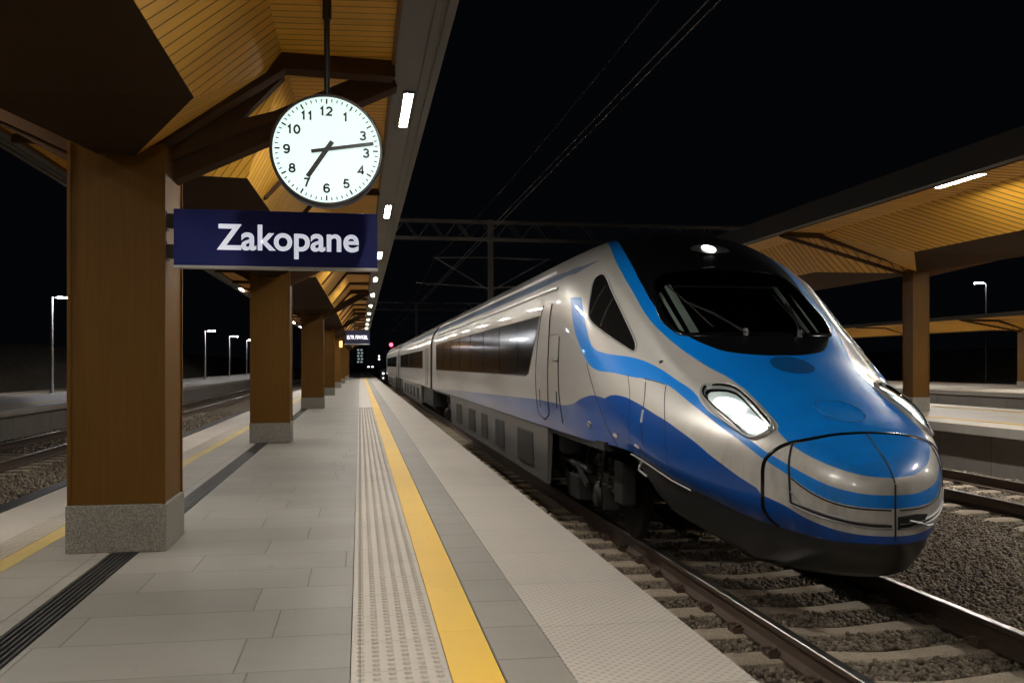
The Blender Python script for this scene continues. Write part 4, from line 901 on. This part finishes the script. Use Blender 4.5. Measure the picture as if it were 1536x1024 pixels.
# bogies
def bogie(yc, detail=True):
    b = MB(); b.box(XC-.95, XC+.95, yc-1.2, yc+1.2, -.05, .42); fr = part(b, 'bogie', 'bogie_grime', train, bevel=.03)
    for sd in (-1, 1):
        b = MB(); x = XC+sd*1.02
        b.bent([(x, yc-1.75, .02), (x, yc-.7, .02), (x, yc-.35, -.16), (x, yc+.35, -.16), (x, yc+.7, .02), (x, yc+1.75, .02)], .13, .17)
        part(b, 'side_frame', 'bogie_grime', fr, bevel=.012)
        for dy in (-1.37, 1.37):
            y = yc+dy; b = MB(); x0 = XC+sd*.68
            b.lathe([(.10, sd*-.03), (.30, sd*-.02), (.30, sd*.02), (.37, sd*.03), (.37, sd*.04), (.425, sd*.045), (.425, sd*.11), (.385, sd*.112), (.30, sd*.075), (.14, sd*.085), (.13, sd*.13), (.05, sd*.13)], (x0, y, ZR+.425), 'x', 40); part(b, 'wheel', 'bogie_grime', fr, smooth=True)
            b = MB(); b.box(min(x-sd*.1, x+sd*.12), max(x-sd*.1, x+sd*.12), y-.15, y+.15, ZR+.30, ZR+.56); b.lathe([(.12, sd*.0), (.12, sd*.03), (.09, sd*.05)], (x+sd*.12, y, ZR+.43), 'x', 16); part(b, 'axlebox', 'bogie_grime', fr, bevel=.012)
            for o2 in (-.2, .2):
                b = MB(); b.lathe([(.075, ZR+.52), (.085, ZR+.54)]+[(.085 if k % 2 else .066, ZR+.56+k*.022) for k in range(12)]+[(.07, ZR+.84)], (x, y+o2, 0), 'z', 14); part(b, 'coil_spring', 'bogie_grime', fr)
        b = MB(); b.tube([(x+sd*.12, yc-1.0, .10), (x+sd*.12, yc-.2, .10)], .045, 10); b.tube([(x+sd*.12, yc-.2, .10), (x+sd*.12, yc+.4, .10)], .028, 10); part(b, 'yaw_damper', 'dark_metal', fr)
        b = MB(); b.lathe([(.22, .18), (.26, .22), (.26, .40), (.20, .46)], (x-sd*.02, yc, 0), 'z', 20); part(b, 'air_spring', 'black_rubber', fr, smooth=True)
        
        for hp in ([(x+sd*.1, yc-.6, .36), (x+sd*.13, yc-.3, .0), (x+sd*.08, yc+.2, -.1)], [(x+sd*.08, yc-.9, .4), (x+sd*.12, yc-.75, .1), (x+sd*.06, yc-.5, -.05)], [(x+sd*.1, yc-1.55, .4), (x+sd*.14, yc-1.5, .05), (x+sd*.1, yc-1.3, -.2)]):
            b = MB(); b.tube(hp, .013, 6); part(b, 'hose', 'black_rubber', fr)
        if detail:
            b = MB(); b.beam((x+sd*.2, yc-.73, .13), (x+sd*.2, yc-1.18, -.04), .03, .05); part(b, 'guard_iron', 'skirt_grey', fr)
            b = MB(); b.box(min(x, x+sd*.16), max(x, x+sd*.16), yc-.6, yc-.2, -.28, -.02); part(b, 'sand_box', 'bogie_grime', fr, bevel=.015); b = MB(); b.box(min(x, x+sd*.13), max(x, x+sd*.13), yc-2.25, yc-1.95, -.1, .3); part(b, 'sand_box', 'bogie_grime', fr, bevel=.015)
bogie(10.58); bogie(24.6, False)
# coach sides below the floor
def skirt_panel(y0, y1, parent, grilles):
    for sd in (-1, 1):
        xo = XC+sd*1.385; xi = XC+sd*1.32; b = MB()
        A = [(xo, y0, .465), (xo, y1, .465), (XC+sd*1.36, y1-.2, -.2), (XC+sd*1.36, y0+.14, -.2)]; Bk = [(xi, p[1], p[2]) for p in A]
        b.face(A); b.face(Bk[::-1]); [b.face([A[k], A[(k+1) % 4], Bk[(k+1) % 4], Bk[k]]) for k in range(4)]
        sp_ = part(b, 'side_skirt', 'panel_grey', parent)
        for (ga, gb) in grilles:
            b = MB(); xg = XC+sd*1.387; b.beam((xg-sd*.012, ga, .14), (xg-sd*.012, gb, .14), .03, .42); n = int((gb-ga)/.07)
            for k in range(n): yy = ga+.03+k*.07; b.beam((xg+sd*.002, yy, -.05), (xg+sd*.006, yy+.012, .33), .012, .03, up=(0, 1, 0))
            part(b, 'grille', 'grille_metal', sp_)
        b = MB(); b.beam((xo+sd*.004, y0, .475), (xo+sd*.004, y1, .475), .012, .012); part(b, 'seam', 'black_rubber', sp_)
skirt_panel(12.75-2.1, 22.6, train, [(11.6, 12.75), (14.0, 14.9), (15.9, 16.6), (17.6, 18.6), (20, 21)])
b = MB(); b.box(XC-1.3, XC+1.3, 12.6, 23., -.15, .46); part(b, 'equipment_case', 'bogie_grime', train); b = MB(); b.box(XC-1.36, XC+1.36, 8.2, 27.9, .42, .50); part(b, 'underframe', 'bogie_grime', train)
# following coaches
prof_t = np.linspace(-1, 1, 97); PR = surf(6.0, prof_t)
for ci, (ya, yb) in enumerate(((28.75, 52.6), (53.4, 77.0))):
    n = len(prof_t); ys_ = np.linspace(ya, yb, 25); V = np.concatenate([np.stack([PR[:, 0], np.full(n, y), PR[:, 2]], -1) for y in ys_]); Fs = [(i*n+k, i*n+k+1, (i+1)*n+k+1, (i+1)*n+k) for i in range(24) for k in range(n-1)]
    cb = mesh_obj('coach_body', V, Fs, 'train_paint', train); Qc, Tc = np.sqrt(np.maximum(V[:, 1]-Y0, 0)), np.tile(prof_t, 25); paint_attrs(cb.data, Qc*0+3.5, Tc)
    cap = MB(); cap.face([tuple((p[0], ya+.0, p[2])) for p in PR]); part(cap, 'end_wall', 'dark_metal', cb); cap = MB(); cap.face([tuple((p[0], yb, p[2])) for p in PR]); part(cap, 'end_wall', 'dark_metal', cb)
    for sd in (-1, 1):
        x = XC+sd*1.403
        for wa, wb in (((ya+3.6, ya+12.6), (ya+12.75, yb-2.4)) if ci == 0 else ((ya+2.6, ya+11.), (ya+11.15, yb-2.6))):
            b = MB(); b.box(min(x, x-sd*.02), max(x, x-sd*.02), wa, wb, 1.08, 1.70); part(b, 'passenger_window', 'tinted_glass', cb)
        for da in (ya+1.2, yb-1.9):
            b = MB()
            for y in (da, da+.75): b.beam((x, y, .55), (x, y, 1.72), .012, .02, up=(0, 1, 0))
            b.beam((x, da, 1.72), (x, da+.75, 1.72), .012, .02); part(b, 'door_seal', 'black_rubber', cb)
    for sd in (-1, 1):
        for tt_ in (.486, .378):
            c = surf(6., sd*tt_); b = MB(); b.tube([(c[0]+sd*.004, ya, c[2]+.004), (c[0]+sd*.004, yb, c[2]+.004)], .013, 8); part(b, 'highlight_rail', 'highlight_trim', cb)  # same added highlight rails on the following coaches
    skirt_panel(ya+4.6, yb-4.6, cb, [(ya+6+2.5*k, ya+7.2+2.5*k) for k in range(5)])
    b = MB(); b.box(XC-1.3, XC+1.3, ya+.2, yb-.2, -.1, .5); part(b, 'underframe', 'bogie_grime', cb)
    bogie(ya+2.5, False); bogie(yb-2.5, False)
for y in (28.38, 53.0):
    b = MB()
    for k in range(7): 
        yy = y-.42+k*.14; sc = .93 if k % 2 else .965
        pts = [(XC+(p[0]-XC)*sc, yy, .45+(p[2]-.45)*(.985 if k % 2 else .995)) for p in PR[::3]]
        if k: [b.face([prev[i], prev[i+1], pts[i+1], pts[i]]) for i in range(len(pts)-1)]
        prev = pts
    part(b, 'gangway_bellows', 'bellows', train)
cap = MB(); cap.face([tuple((p[0], Y0+22.25, p[2])) for p in surf(22.25, prof_t)]); part(cap, 'end_wall', 'dark_metal', body)
